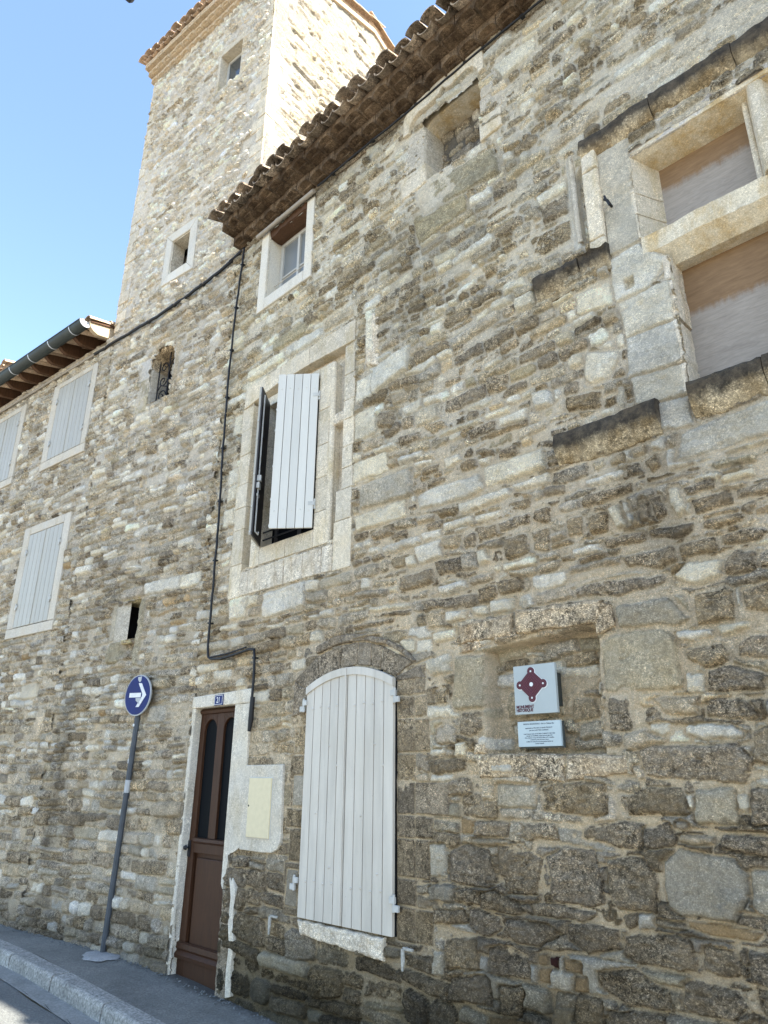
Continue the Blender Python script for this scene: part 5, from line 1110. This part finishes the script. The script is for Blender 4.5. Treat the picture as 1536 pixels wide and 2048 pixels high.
b = MB(); b.box(-1.9, -1.07, .60, .63, 6.6, 7.6); b.box(-1.9, -1.0, .20, .62, 7.36, 7.4); b.box(-1.9, -1.88, .20, .61, 6.6, 7.4); sub('dark_room', b, M['black'], w1)
b = MB(); b.tube([(-1.22, .16, 6.76), (-1.215, .16, 6.86), (-1.20, .15, 6.93), (-1.19, .13, 6.96)], [.03, .035, .025, .012], 8); sub('vent_pipe', b, M['iron'], w1, smooth=50)
b = MB(); kk = dict(r=.008, rough=.004, res=.04, wob=.004)
b.rblock(-1.02, -.872, 9.84, 10.14, -.008, .2, seed=5, **kk); b.rblock(-1.0, -.872, 10.145, 10.60, -.008, .2, seed=6, **kk); b.rblock(-.366, -.2, 9.84, 10.25, -.008, .2, seed=7, **kk); b.rblock(-.366, -.16, 10.255, 10.62, -.008, .2, seed=8, **kk); b.rblock(-1.05, -.15, 10.605, 10.83, -.010, .2, seed=9, **kk); b.rblock(-1.0, -.2, 9.70, 9.855, -.010, .2, seed=10, **kk)
w2 = T_(obj('tower_window', b, M['cream'], tower))
b = MB(); b.box(-.872, -.83, .13, .17, 9.855, 10.6); b.box(-.408, -.366, .13, .17, 9.855, 10.6); b.box(-.83, -.408, .13, .17, 10.55, 10.6); b.box(-.83, -.408, .13, .17, 9.855, 9.9); sub('window_frame', b, M['frame'], w2, .003)
b = MB(); b.box(-.84, -.40, .145, .152, 9.88, 10.57); sub('pane', b, M['pane'], w2)
b = MB(); b.box(-.88, -.36, .2, .23, 9.8, 10.65); sub('dark_room', b, M['black'], w2)
# grille window with a worn rounded head
b = MB()
P = [(-1.61, 5.22), (-1.585, 5.40), (-1.50, 5.455), (-1.33, 5.465), (-1.17, 5.455), (-1.11, 5.39), (-1.095, 5.25)]; Q = [(-1.66, 5.24), (-1.62, 5.48), (-1.48, 5.58), (-1.33, 5.61), (-1.18, 5.57), (-1.05, 5.46), (-1.03, 5.26)]
for i in range(6): b.block([P[i], P[i+1], Q[i+1], Q[i]], -.012, .28, r=.05, rough=.007, res=.02, seed=10+i, inset=0)
w3 = T_(obj('grille_window', b, M['tan'], tower))
b = MB(); b.rblock(-1.66, -1.605, 4.66, 5.25, -.005, .28, r=.02, rough=.006, res=.03, seed=18); b.rblock(-1.105, -1.06, 4.66, 5.28, .0, .28, r=.02, rough=.008, res=.03, seed=19); b.rblock(-1.63, -1.06, 4.58, 4.675, .0, .3, r=.02, rough=.006, res=.03, seed=20); subs('jamb', b, M['greystone'], w3)
b = MB(); b.box(-1.66, -1.03, .255, .30, 4.6, 5.6); sub('pane', b, M['glassdark'], w3)
b = MB(); r = .009
b.tube([(-1.57, .09, 4.68), (-1.57, .09, 5.38)], r, 6); b.tube([(-1.13, .09, 4.68), (-1.13, .09, 5.38)], r, 6); b.tube([(-1.35, .09, 4.68), (-1.35, .09, 5.48)], r, 6)
def scroll(mb, cx, cz, R, turns, a0, sg, y=.09, r=.008):
    mb.tube([(cx+R*(1-t*.8)*cos(a0+sg*turns*2*pi*t), y, cz+R*(1-t*.8)*sin(a0+sg*turns*2*pi*t)) for t in [i/22 for i in range(23)]], r, 6)
for cx, cz, R, a0, sg in ((-1.46, 4.82, .09, 0, 1), (-1.24, 4.82, .09, pi, -1), (-1.46, 5.05, .09, 0, -1), (-1.24, 5.05, .09, pi, 1), (-1.46, 5.26, .08, 0, 1), (-1.24, 5.26, .08, pi, -1)): scroll(b, cx, cz, R, 1.2, a0, sg)
b.tube([(-1.57, .09, 4.93), (-1.46, .07, 4.97), (-1.35, .09, 4.93), (-1.24, .07, 4.97), (-1.13, .09, 4.93)], r, 6); sub('iron_grille', b, M['iron'], w3, smooth=60)
# slit
b = MB(); b.add([(-1.64, -.01, 1.49), (-1.52, .0, 1.49), (-1.41, .035, 1.49), (-1.64, .10, 1.49), (-1.64, -.01, 1.99), (-1.52, .0, 1.99), (-1.41, .035, 1.99), (-1.64, .10, 1.99)], [(0, 1, 5, 4), (1, 2, 6, 5), (4, 5, 6, 7), (0, 3, 2, 1), (2, 3, 7, 6), (0, 4, 7, 3)])
w4 = T_(obj('slit_window', b, M['greystone'], tower, .004))
b = MB(); b.block([(-1.60, 1.965), (-1.08, 1.965), (-1.13, 2.10), (-1.50, 2.13)], -.012, .3, r=.06, rough=.008, res=.02, seed=30, inset=0); b.rblock(-1.14, -1.06, 1.50, 1.97, .004, .3, r=.025, rough=.007, res=.02, seed=31); b.rblock(-1.47, -1.12, 1.46, 1.515, -.01, .3, r=.01, rough=.005, res=.02, seed=32); sub('lintel', b, M['yellow'], w4)
b = MB(); b.box(-1.62, -1.10, .30, .33, 1.46, 2.0); b.box(-1.64, -1.62, .10, .33, 1.46, 2.0); b.box(-1.62, -1.10, .11, .31, 1.46, 1.475); b.box(-1.62, -1.10, .11, .31, 1.985, 2.0); sub('dark_room', b, M['black'], w4)

# ================================================================== left house
def LL(o): attach(o, left); return o
def left_window(a, c, zb_, zt, sa, sc, szb, szt, thick, seed, hng):
    b = MB(); kk = dict(r=.007, rough=.0015, res=.06, wob=.001); a, c, sa, sc = map(L_, (a, c, sa, sc))
    b.rblock(a, sa, szb, zt, -thick, .12, seed=seed, **kk); b.rblock(sc, c, szb, zt, -thick, .12, seed=seed+1, **kk); b.rblock(a, c, zb_, szb-.002, -thick-.002, .12, seed=seed+2, **kk); b.rblock(sa+.002, sc-.002, szt, zt, -thick-.002, .12, seed=seed+3, **kk)
    o = LL(obj('shuttered_window', b, M['beigeframe'], left))
    nb = 8; wd = (sc-sa-.012)/nb; b = MB()
    for i in range(nb): b.box(sa+.006+i*wd+.003, sa+.006+(i+1)*wd-.003, -thick+.000, -thick+.03, szb+.006, szt-.006)
    sub('shutter', b, M['shutter_left'], o, .006)
    b = MB(); b.box(sa+.004, sc-.004, -thick+.031, -thick+.05, szb+.004, szt-.004); sub('shutter_backing', b, M['shutter_left'], o)
    h = szt-szb; mid = (sa+sc)/2
    b = MB(); b.box(mid-.012, mid+.012, -thick-.010, -thick+.002, szb+.01, szt-.01); sub('cover_strip', b, M['shutter_left'], o, .002)
    for hx in (sa+.01, sc-.01):
        for hz in (szb+.22*h, szb+.80*h):
            b = MB(); b.box(hx-.03, hx+.03, -thick-.014, -thick+.0, hz-.02, hz+.02); b.tube([(hx, -thick-.014, hz-.05), (hx, -thick-.014, hz+.05)], .011, 6); sub('hinge', b, M['ironwhite'], o, .001)
    return o
left_window(-4.38, -3.09, 4.43, 5.93, -4.20, -3.235, 4.575, 5.845, .025, 200, 0)
left_window(-4.455, -3.137, 1.83, 3.51, -4.27, -3.305, 1.97, 3.38, .025, 210, 0)
left_window(-6.60, -5.30, 4.47, 5.95, -6.43, -5.46, 4.60, 5.86, .025, 220, 0)
b = MB(); b.rblock(L_(-3.10), L_(-2.80), 5.99, 6.10, -.03, .1, r=.008, rough=.003, res=.04, seed=231); b.rblock(L_(-7.2), L_(-2.82), 6.105, 6.24, -.012, .1, r=.008, rough=.003, res=.08, seed=230); LL(obj('cement_band', b, M['beigeframe'], left))
e0, e1 = L_(-7.9), L_(-2.86)
s = e1
i = 0
while s > e0:
    b = MB(); b.add([(x, y, z) for x in (s-.075, s) for y, z in ((.3, 6.30), (-.02, 6.235), (-.22, 6.20), (-.29, 6.225), (-.345, 6.27), (-.37, 6.33), (-.37, 6.37), (.3, 6.52))], [tuple(range(8)), tuple(range(15, 7, -1))]+[(k, k+8, (k+1) % 8+8, (k+1) % 8) for k in range(8)])
    LL(obj('rafter', b, M['rafter_bare'] if i == 0 else M['rafter'], left, .003)); s -= .43; i += 1
b = MB(); b.add([(x, y, z) for z_ in (0, .03) for x, y, z in ((e0, -.36, 6.345+z_), (e1+.02, -.36, 6.345+z_), (e1+.02, 5, 7.56+z_), (e0, 5, 7.56+z_))], [(0, 1, 2, 3), (7, 6, 5, 4), (0, 4, 5, 1), (1, 5, 6, 2), (0, 3, 7, 4), (3, 2, 6, 7)]); LL(obj('soffit_boards', b, M['rafter'], left))
b = MB(); canal_roof(b, e0, e1+.0, -.38, 6.30, .23, 5.0, .2, 21); LL(obj('roof_tiles', b, M['tile_new'], left, smooth=50))
# gutter
gy, gz_, gr = -.42, 6.335, .095; b = MB(); n = 12
prof = [(gy-gr*cos(pi*i/n), gz_-gr*sin(pi*i/n)) for i in range(n+1)]+[(gy+(gr-.006)*cos(pi*i/n), gz_-(gr-.006)*sin(pi*i/n)) for i in range(n+1)]
b.sweepx(e0, e1-.03, prof, 1); b.tube([(e0, gy-gr, gz_), (e1-.03, gy-gr, gz_)], .011, 8)
gut = LL(obj('gutter', b, M['zinc'], left, smooth=40))
b = MB(); b.add([(e1-.029+dx, gy-gr*cos(pi*i/n), gz_-gr*sin(pi*i/n)) for dx in (0, .006) for i in range(n+1)], [tuple(range(n+1)), tuple(range(2*n+1, n, -1))]+[(i, i+n+1, (i+1) % (n+1)+n+1, (i+1) % (n+1)) for i in range(n+1)]); sub('end_cap', b, M['zinccap'], gut)
s = e1-.35
while s > e0:
    b = MB(); b.sweepx(s, s+.018, [(gy-(gr+.004)*cos(pi*i/n), gz_-(gr+.004)*sin(pi*i/n)) for i in range(n+1)]+[(gy+(gr-.002)*cos(pi*i/n), gz_-(gr-.002)*sin(pi*i/n)) for i in range(n+1)], 1); sub('gutter_bracket', b, M['zinccap'], gut); s -= .62
b = MB(); s = L_(-3.12)
while s > L_(-7.6):
    b.tube([(s, -.045, 6.085), (s-.52, -.045, 6.09)], .019, 8); b.tube([(s-.50, -.045, 6.089), (s-.56, -.045, 6.09)], .024, 8); s -= .54
t = LL(obj('pipe', b, M['pvc'], left, smooth=50))
# roof of a further house
fh = tag(empty('far_house', (JX-11.5*cos(JA), -11.5*sin(JA), -1.62), JA), 'sliver of a pinkish tiled roof beyond the end of the gutter', 'house')
b = MB(); canal_roof(b, -4, 3.3, .6, 8.1, .25, 3, .2, 31); attach(obj('roof_tiles', b, M['tile_new'], fh, smooth=50), fh)
b = MB(); b.box(-4, 3.5, .9, 4, -1.8, 8.1); attach(obj('wall', b, M['beigeframe'], fh), fh)

# ================================================================== things fixed to the walls
def line_pt(s, off, z): return (JX+s*cos(JA)-off*sin(JA), s*sin(JA)+off*cos(JA), z)
rr_ = random.Random(4)
def cable(name, pts, r, label, clips=True, step=.12, wob=.006):
    P = []
    for a, b_ in zip(pts[:-1], pts[1:]):
        a = Vector(a); b_ = Vector(b_); n = max(1, int((b_-a).length/step))
        for i in range(n): P.append(a.lerp(b_, i/n)+Vector((rr_.uniform(-wob, wob), rr_.uniform(-wob*.5, .0), rr_.uniform(-wob, wob))))
    P.append(Vector(pts[-1])); b = MB(); b.tube(P, r, 7)
    if clips:
        for q in P[2::5]: b.box(q.x-r*1.6, q.x+r*1.6, q.y-r*1.3, q.y+.03, q.z-.007, q.z+.007)
    return tag(obj(name, b, M['cable'], None, smooth=60), label, 'cable')
V_ = [(-6.488, 6.26), (-6.556, 5.40), (-6.576, 4.56), (-6.544, 3.5), (-6.493, 2.584), (-6.476, 1.748), (-6.470, 1.226), (-6.44, 1.15), (-6.39, 1.115), (-6.2, 1.112), (-6.056, 1.118), (-5.743, 1.145), (-5.665, 1.13), (-5.645, 1.05), (-5.631, .856), (-5.64, .66)]
cb_ = cable('wall_cable', [(x, -.058, z) for x, z in V_], .0125, 'thin black cable running down the facade and bending over the brown door')
b = MB(); b.tube([(-5.64, -.05, .70), (-5.645, -.05, .50), (-5.665, -.045, .40)], [.022, .024, .016], 10); o = obj('cable_sleeve', b, M['cable'], None, smooth=50); o.parent = cb_
b = MB(); b.tube([(-6.40, -.055, 1.14), (-6.1, -.055, 1.145), (-5.80, -.055, 1.17)], .009, 7); o = obj('second_strand', b, M['cable'], None, smooth=50); o.parent = cb_
cable('service_cable', [line_pt(s, -.05, z) for s, z in ((.21, 6.30), (-.029, 6.235), (-.40, 6.165), (-.725, 6.135), (-1.1, 6.09), (-1.487, 6.07), (-2.337, 6.078), (-2.926, 6.075), (-3.2, 6.085))], .021, 'thick black cable sagging across the tower from the eave to the gutter house', True, .1, .010)
b = MB(); b.tube([(gx, -.075, 6.235+.0*gx) for gx in [-6.19+i*.12 for i in range(10)]], .026, 10); b.tube([(-5.80, -.075, 6.235), (-5.74, -.075, 6.235)], .031, 10)
tag(obj('conduit_pipe', b, M['pvc'], None, smooth=50), 'short beige pipe fixed under the dark eave above the attic window', 'pipe')
cable('eave_cable', [(-5.05+.5*i, -.07, 6.262+.012*math.sin(i*1.7)) for i in range(15)], .011, 'thin dark cable running along the wall just under the main eave')
# number plate
b = MB(); b.box(-6.30, -6.152, -.036, -.026, .662, .763); npl = tag(obj('number_plate', b, M['blue'], None, .002), 'small blue enamel plate reading 21 above the brown door', 'house number')
b = MB()
for x0, x1, z0, z1 in ((-6.294, -6.158, .752, .756), (-6.294, -6.158, .669, .673), (-6.294, -6.290, .673, .752), (-6.162, -6.158, .673, .752)): b.box(x0, x1, -.0375, -.035, z0, z1)
o = obj('plate_border', b, M['white'], None); o.parent = npl
o = text('digits', '21', .078, (-6.229, -.0365, .686), M['white'], None, 'CENTER', .80, .0012, .0006); o.parent = npl
# meter cupboard
b = MB(); b.prism([(-5.715, -.575), (-5.40, -.578), (-5.26, -.572), (-5.19, -.545), (-5.15, -.49), (-5.145, -.44), (-5.165, .115), (-5.712, .112)], -.030, .06)
mt = tag(obj('meter_box', b, M['whitewash'], None, .008), 'meter cupboard with a cream cover set in white render right of the brown door', 'meter box')
b = MB(); b.box(-5.609, -5.289, -.046, -.026, -.468, .006); o = obj('cover', b, M['meter'], None, .004); o.parent = mt
b = MB(); b.box(-5.617, -5.281, -.034, -.02, -.476, .014); o = obj('cover_frame', b, M['frame'], None, .002); o.parent = mt
b = MB(); b.dome((-5.595, -.046, -.22), .009, .004); o = obj('lock', b, M['iron'], None); o.parent = mt
b = MB(); b.box(-3.46, -3.315, -.02, .06, -1.34, -1.055)
b = MB(); b.v = []; b.box(-.20, .0, -.03, .05, -.30, .0)
o = tag(obj('white_box', b, M['whitewash'], None, .006), 'white box on the far left wall at the edge of the picture', 'meter box'); o.location = line_pt(-3.31, -.01, -1.055); o.rotation_euler = (0, 0, JA)

# plaques
px0, px1, pz0, pz1 = -2.787, -2.476, .398, .702; PW, PH = px1-px0, pz1-pz0
b = MB(); b.box(px0, px1, -.014, .010, pz0, pz1); pq = tag(obj('monument_plaque', b, M['plaque'], None, .0015), 'square grey-blue plaque with a burgundy diamond emblem reading MONUMENT HISTORIQUE', 'plaque')
def pc(u, v): return (px0+u*PW, pz1-v*PH)
def kid(name, b, mat, par, bevel=0, **k): o = obj(name, b, mat, None, bevel, **k); o.parent = par; return o
b = MB(); b.box(px0+.05, px1-.05, .010, .135, pz0+.05, pz1-.05); kid('mount', b, M['plaqueback'], pq)
cen = pc(.435, .405); lob = [pc(.435, .135), pc(.715, .405), pc(.435, .68), pc(.155, .405)]
def emblem(mb, g, y0, y1, dx=0, dz=0):
    for i in range(4):
        c = lob[i]; mb.disc((c[0]+dx, c[1]+dz), .0265+g, y0, y1, 24)
    P = []
    for i in range(4):
        c = lob[i]; a = pi/2-i*pi/2
        for da in (.62, -.62): P.append((c[0]+dx+(.024+g)*cos(a+pi-da*-1)*1.0, c[1]+dz+(.024+g)*sin(a+pi-da*-1)))
    P = [(lob[0][0]-.022-g+dx, lob[0][1]-.006+dz), (lob[0][0]+.022+g+dx, lob[0][1]-.006+dz), (lob[1][0]-.006+dx, lob[1][1]+.022+g+dz), (lob[1][0]-.006+dx, lob[1][1]-.022-g+dz),
         (lob[2][0]+.022+g+dx, lob[2][1]+.006+dz), (lob[2][0]-.022-g+dx, lob[2][1]+.006+dz), (lob[3][0]+.006+dx, lob[3][1]-.022-g+dz), (lob[3][0]+.006+dx, lob[3][1]+.022+g+dz)]
    mb.prism(P, y0+.0002, y1)
b = MB(); emblem(b, .003, -.0155, -.013, .003, -.002); kid('emblem_border', b, M['white'], pq)
b = MB(); emblem(b, 0, -.0175, -.0145); kid('emblem', b, M['burgundy'], pq)
b = MB()
for i in range(4): b.disc(lob[i], .0062, -.0195, -.017, 16)
b.disc(cen, .013, -.0195, -.017, 20)
kid('emblem_dots', b, M['white'], pq)
b = MB(); r = .020
for k in range(9):
    R = .024+k*.0065
    if R < .078:
        for i in range(4):
            a0 = pi/2*i; a1 = a0+pi/2; p0 = Vector((cen[0]+R*cos(a0), -.0178, cen[1]+R*sin(a0))); p1 = Vector((cen[0]+R*cos(a1), -.0178, cen[1]+R*sin(a1)))
            if (i+k) % 3: b.tube([p0, p1], .0007, 4)
kid('emblem_lines', b, M['burgundy_light'], pq)
for s_, v in (('MONUMENT', .865), ('HISTORIQUE', .935)):
    c = pc(.035, v); text('lettering', s_, .0262, (c[0], -.0145, c[1]-.004), M['burgundy'], None, 'LEFT', (.88 if v < .9 else .83), .001, .0009).parent = pq
b = MB(); b.box(-2.775, -2.463, -.014, .004, .202, .353); p2_ = tag(obj('text_plaque', b, M['plaqueblue'], None, .001), 'small light blue plaque of dark text below the square emblem plaque', 'plaque')
b = MB(); b.box(-2.770, -2.455, .004, .018, .193, .349); b.box(-2.70, -2.53, .017, .135, .23, .32); kid('mount', b, M['plaqueback'], p2_)
LNS = [('MAISON SEIGNEURIALE - dite Le Château Bas', .0125, .333), ('appartenait au XVe siècle à la famille PORCELET', .0108, .309), ('puis vers de SEYTRES CAUMONT', .0108, .295),
       ('Louis-François Xavier de SEYTRES-CAUMONT (1700-1750)', .0100, .274), ('marquis de CAUMONT, depuis après le seize XVI', .0100, .2625), ("Il fut collecteur. Il reçut l'ACTION dessin et l'Y à Cavaillon", .0096, .251),
       ('constitué le grand titre entre autres', .0100, .2395), ("L'édifice fut construit sur les plus grandes familles du", .0098, .228), ('Comtat Venaissin', .0100, .2165)]
for s_, sz, zz in LNS: text('lettering', s_, sz, (-2.619, -.0142, zz), M['ink'], None, 'CENTER', .92, .0004, .0001).parent = p2_

# road sign
pb, pt_ = Vector((-7.72, -.155, -1.645)), Vector((-7.575, -.165, .62))
b = MB(); b.tube([pb, pb.lerp(pt_, .5), pt_, pt_+(pt_-pb).normalized()*.40], .030, 8)
sg = tag(empty('road_sign', tuple(pb)), 'round blue sign with a white arrow on a slightly leaning grey post', 'road sign'); del sg['base_z']
def SG(o): o.parent = sg; o.location = -pb; return o
SG(obj('post', b, M['pole'], None, smooth=35))
b = MB(); q = pb.lerp(pt_, .985); q2 = pb.lerp(pt_, .99); b.tube([q+Vector((0, 0, -.01)), q2], .034, 8)
SG(obj('collar', b, M['pole'], None))
b = MB(); a = pb.lerp(pt_, .66); c = pb.lerp(pt_, .715); b.tube([a, c], .0312, 8); SG(obj('sticker', b, M['rim'], None))
b = MB(); a = pb.lerp(pt_, .958); b.disc((a.x-.005, a.z), .016, a.y-.0335, a.y-.028, 12); a = pb.lerp(pt_, .80); b.box(a.x-.012, a.x-.002, a.y-.033, a.y-.028, a.z-.03, a.z+.02); SG(obj('paper_scrap', b, M['white'], None))
R = .218
dl = tag(empty('x', (0, 0, 0)), 'x', 'x'); bpy.data.objects.remove(dl)
sc_ = Vector((-7.555, -.205, .835)); SYAW = radians(10)
def SD(o): o.parent = sg; o.location = sc_-pb; o.rotation_euler = (0, radians(2), SYAW); return o
b = MB(); b.disc((0, 0), R, -.004, .014, 40); SD(obj('rim', b, M['rim'], None, .003))
b = MB(); b.disc((0, 0), R-.012, -.0065, -.003, 40); SD(obj('sign_face', b, M['blue'], None))
b = MB(); y0, y1 = -.009, -.006
b.prism([(-.135, -.024), (.06, -.024), (.06, .024), (-.135, .024)], y0, y1); b.prism([(.150, 0), (.05, .125), (-.002, .125), (.085, .012), (.085, -.012), (-.002, -.125), (.05, -.125)], y0-.0004, y1); SD(obj('arrow', b, M['white'], None))
b = MB(); b.prism([(-.02, -.03), (.08, -.03), (.05, -.07), (.06, -.10), (.02, -.075), (-.01, -.06)], y0-.0012, y0-.0002); SD(obj('torn_sticker', b, M['rim'], None)); b = MB(); b.prism([(-.03, .19), (.035, .20), (.03, .15), (.01, .135), (-.02, .16)], -.0085, -.006); SD(obj('torn_sticker', b, M['rim'], None))

# street lamp reaching in from above
b = MB(); lp = Vector((-5.05, -2.50, 6.92))
sl_ = tag(empty('street_lamp', tuple(lp)), 'dark tip of a street lamp at the top edge against the sky', 'street lamp'); del sl_['base_z']; sl_.rotation_euler = (0, 0, pi)
b = MB(); b.add([(-.09, -.12, 0), (.09, -.12, .0), (.09, .30, .05), (-.09, .30, .05), (-.11, -.16, .07), (.11, -.16, .07), (.11, .5, .14), (-.11, .5, .14)], [(0, 3, 2, 1), (4, 5, 6, 7), (0, 1, 5, 4), (1, 2, 6, 5), (2, 3, 7, 6), (3, 0, 4, 7)]); o = obj('lamp_head', b, M['lamp'], None, .015); o.parent = sl_
b = MB(); b.tube([(0, .4, .11), (0, 1.0, .4), (0, 1.9, .55), (.0, 2.35, .2)], .028, 8); o = obj('bracket', b, M['lamp'], None, smooth=50); o.parent = sl_
# ================================================================== street
def ground_mat(name, a, b_, grain=180, patch=2.5, bmp=.5, dark=None, contrast=1.0, foot=False):
    m, t, bs = nodes(name); co = objco(t)
    g = noise(t, co, grain, 4, .7); p = noise(t, co, patch, 6, .62); q = noise(t, co, patch*6, 6, .7)
    c = mixc(t, mrange(t, g, .35, .66, 0, 1), a, b_)
    c = mixc(t, mrange(t, p, .35, .7, 0, .55*contrast), c, tuple(v*.55 for v in a)); c = mixc(t, mrange(t, q, .5, .75, 0, .35*contrast), c, tuple(min(1, v*1.25) for v in b_))
    if dark: c = mixc(t, mrange(t, q, .58, .66, 0, .6), c, dark)
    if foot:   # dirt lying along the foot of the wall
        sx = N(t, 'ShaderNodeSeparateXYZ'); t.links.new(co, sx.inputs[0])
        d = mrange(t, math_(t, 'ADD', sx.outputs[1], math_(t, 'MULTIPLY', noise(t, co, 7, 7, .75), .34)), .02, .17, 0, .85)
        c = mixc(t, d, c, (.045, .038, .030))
    t.links.new(c, bs.inputs['Base Color']); bs.inputs['Roughness'].default_value = .9
    bump(t, bs, math_(t, 'ADD', g, math_(t, 'MULTIPLY', q, 1.5)), bmp, .006); return m
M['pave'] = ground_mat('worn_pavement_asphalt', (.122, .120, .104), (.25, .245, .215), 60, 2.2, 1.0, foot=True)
M['kerb'] = ground_mat('granite_concrete_kerb', (.15, .147, .13), (.50, .485, .435), 46, 3, 1.0)
M['chan'] = ground_mat('concrete_channel', (.19, .19, .175), (.32, .32, .295), 50, 4, .8)
M['road'] = ground_mat('dark_road_asphalt', (.080, .082, .078), (.20, .205, .19), 70, 1.6, 1.0, None, .6)
M['earth'] = ground_mat('far_ground', (.20, .18, .15), (.30, .27, .22), 3, .2, .2)
M['patch'] = ground_mat('pale_concrete_patch', (.27, .265, .25), (.40, .39, .37), 70, 9, .6)
def strip(name, ya, yb, dz, mat, x0=-40., x1=14., step=.5, wavy=0, ny=1, drop=0, thick=None):
    b = MB(); n = int((x1-x0)/step); vs = []
    for i in range(n+1):
        x = x0+(x1-x0)*i/n
        for j in range(ny+1):
            t = j/ny; y = ya+(yb-ya)*t
            e = wavy*math.sin(x*7.3+1.3*math.sin(x*3.1)) if (j == 0) else 0
            vs.append((x, y+e, gz(x)+dz+drop*t))
    m = ny+1
    fs = [(i*m+j, i*m+j+1, (i+1)*m+j+1, (i+1)*m+j)[::-1] for i in range(n) for j in range(ny)]
    b.add(vs, fs); me = b.mesh(name)
    for p in me.polygons: pass
    bm = bmesh.new(); bm.from_mesh(me)
    for f in bm.faces:
        if f.normal.z < 0: f.normal_flip()
    bm.to_mesh(me); bm.free()
    return struct(obj(name, me, mat))
# pavement is a little uneven
def uneven(o, amp, f):
    me = o.data; n = len(me.vertices); co = np.empty(n*3, np.float32); me.vertices.foreach_get('co', co); co = co.reshape(-1, 3)
    co[:, 2] += amp*fbm(co[:, 0], co[:, 1], f, 3, 33); me.vertices.foreach_set('co', co.ravel()); me.update(); me.shade_smooth()
def xline(s): return None
pv = strip('pavement', -.668, .75, 0.0, M['pave'], -40, 14, .08, 0, 16); uneven(pv, .009, 2.4)
# the wall line bends beyond x = JX, so the pavement runs on under the houses there
b = MB(); x = -30.25
while x < 10:
    L = 1.0; x1 = x+L-.022
    def K(u, y, z): return (u, y, z)
    za, zb_ = gz(x), gz(x1); r = .028; pr = [(-.665, -.01), (-.665, .004), (-.80, .004), (-.80-r*.72, .004-r*.28), (-.832, -.026), (-.838, -.14), (-.665, -.14)]
    n = len(pr); b.add([(u, y, z+zz) for u, zz in ((x, za), (x1, zb_)) for y, z in pr], [tuple(range(n)), tuple(range(2*n-1, n-1, -1))]+[(k, k+n, (k+1) % n+n, (k+1) % n) for k in range(n)])
    x += L
kb_ = struct(obj('kerb', b, M['kerb'], None, .004))
ch = strip('gutter_channel', -.83, -1.02, -.121, M['chan'], -40, 14, .1, 0, 2)
b = MB()
rd = strip('road', -1.018, -5.2, -.128, M['road'], -60, 25, .1, .014, 1)
b = MB(); pth = [(x_*.12-12, -1.0+.012*math.sin(x_*1.7)+.008*math.sin(x_*4.1), gz(x_*.12-12)-.1228) for x_ in range(0, 140)]
b.tube(pth, [.0005+.0035*abs(math.sin(i*2.3)*math.sin(i*.7)) for i in range(len(pth))], 5); struct(obj('channel_crack', b, M['black'], None))
strip('opposite_pavement', -5.2, -6.6, -.02, M['pave'], -60, 25, 1)
g = MB(); g.add([(-1500, -1500, -2.9), (1500, -1500, -2.9), (1500, 1500, -2.9), (-1500, 1500, -2.9)], [(0, 1, 2, 3)]); struct(obj('ground', g, M['earth']))
g = MB(); g.add([(-60, -6.6, -1.66), (25, -6.6, -2.78), (25, -40, -2.85), (-60, -40, -2.85)], [(0, 3, 2, 1)]); g.add([(-60, -6.6, -3.0), (25, -6.6, -3.0)], []) if 0 else None; struct(obj('opposite_yard', g, M['earth']))
# concrete collar round the sign post
b = MB(); r = random.Random(3); P = []
for i in range(22):
    a = 2*pi*i/22; R_ = (1+.18*r.uniform(-1, 1)); P.append((-7.62+.235*R_*cos(a), -.215+.17*R_*sin(a)))
c0 = gz(-7.6)+.010; vs = [(x_, y_, c0-.008) for x_, y_ in P]+[(-7.62+(x_+7.62)*.85, -.215+(y_+.215)*.85, c0+.006) for x_, y_ in P]+[(-7.62, -.215, c0+.010)]
b.add(vs, [(i, (i+1) % 22, (i+1) % 22+22, i+22) for i in range(22)]+[(22+i, 22+(i+1) % 22, 44) for i in range(22)]); struct(obj('concrete_patch', b, M['patch'], None, smooth=60))
# dusty grit lying along the foot of the wall
b = MB(); r = random.Random(9)
for i in range(420):
    x = r.uniform(-11, -3.5); y = -.03-abs(r.gauss(0, .05)); 
    if x < JX: y += (x-JX)*math.tan(JA)
    s_ = r.uniform(.003, .011); z = gz(x)+.004
    b.add([(x-s_, y-s_, z), (x+s_, y-s_*.8, z), (x+s_*.9, y+s_, z), (x-s_, y+s_*.9, z), (x+r.uniform(-1, 1)*s_*.4, y, z+s_*1.1)], [(0, 1, 4), (1, 2, 4), (2, 3, 4), (3, 0, 4)])
o = obj('grit', b, M['road'], None); o['kind'] = 'stuff'
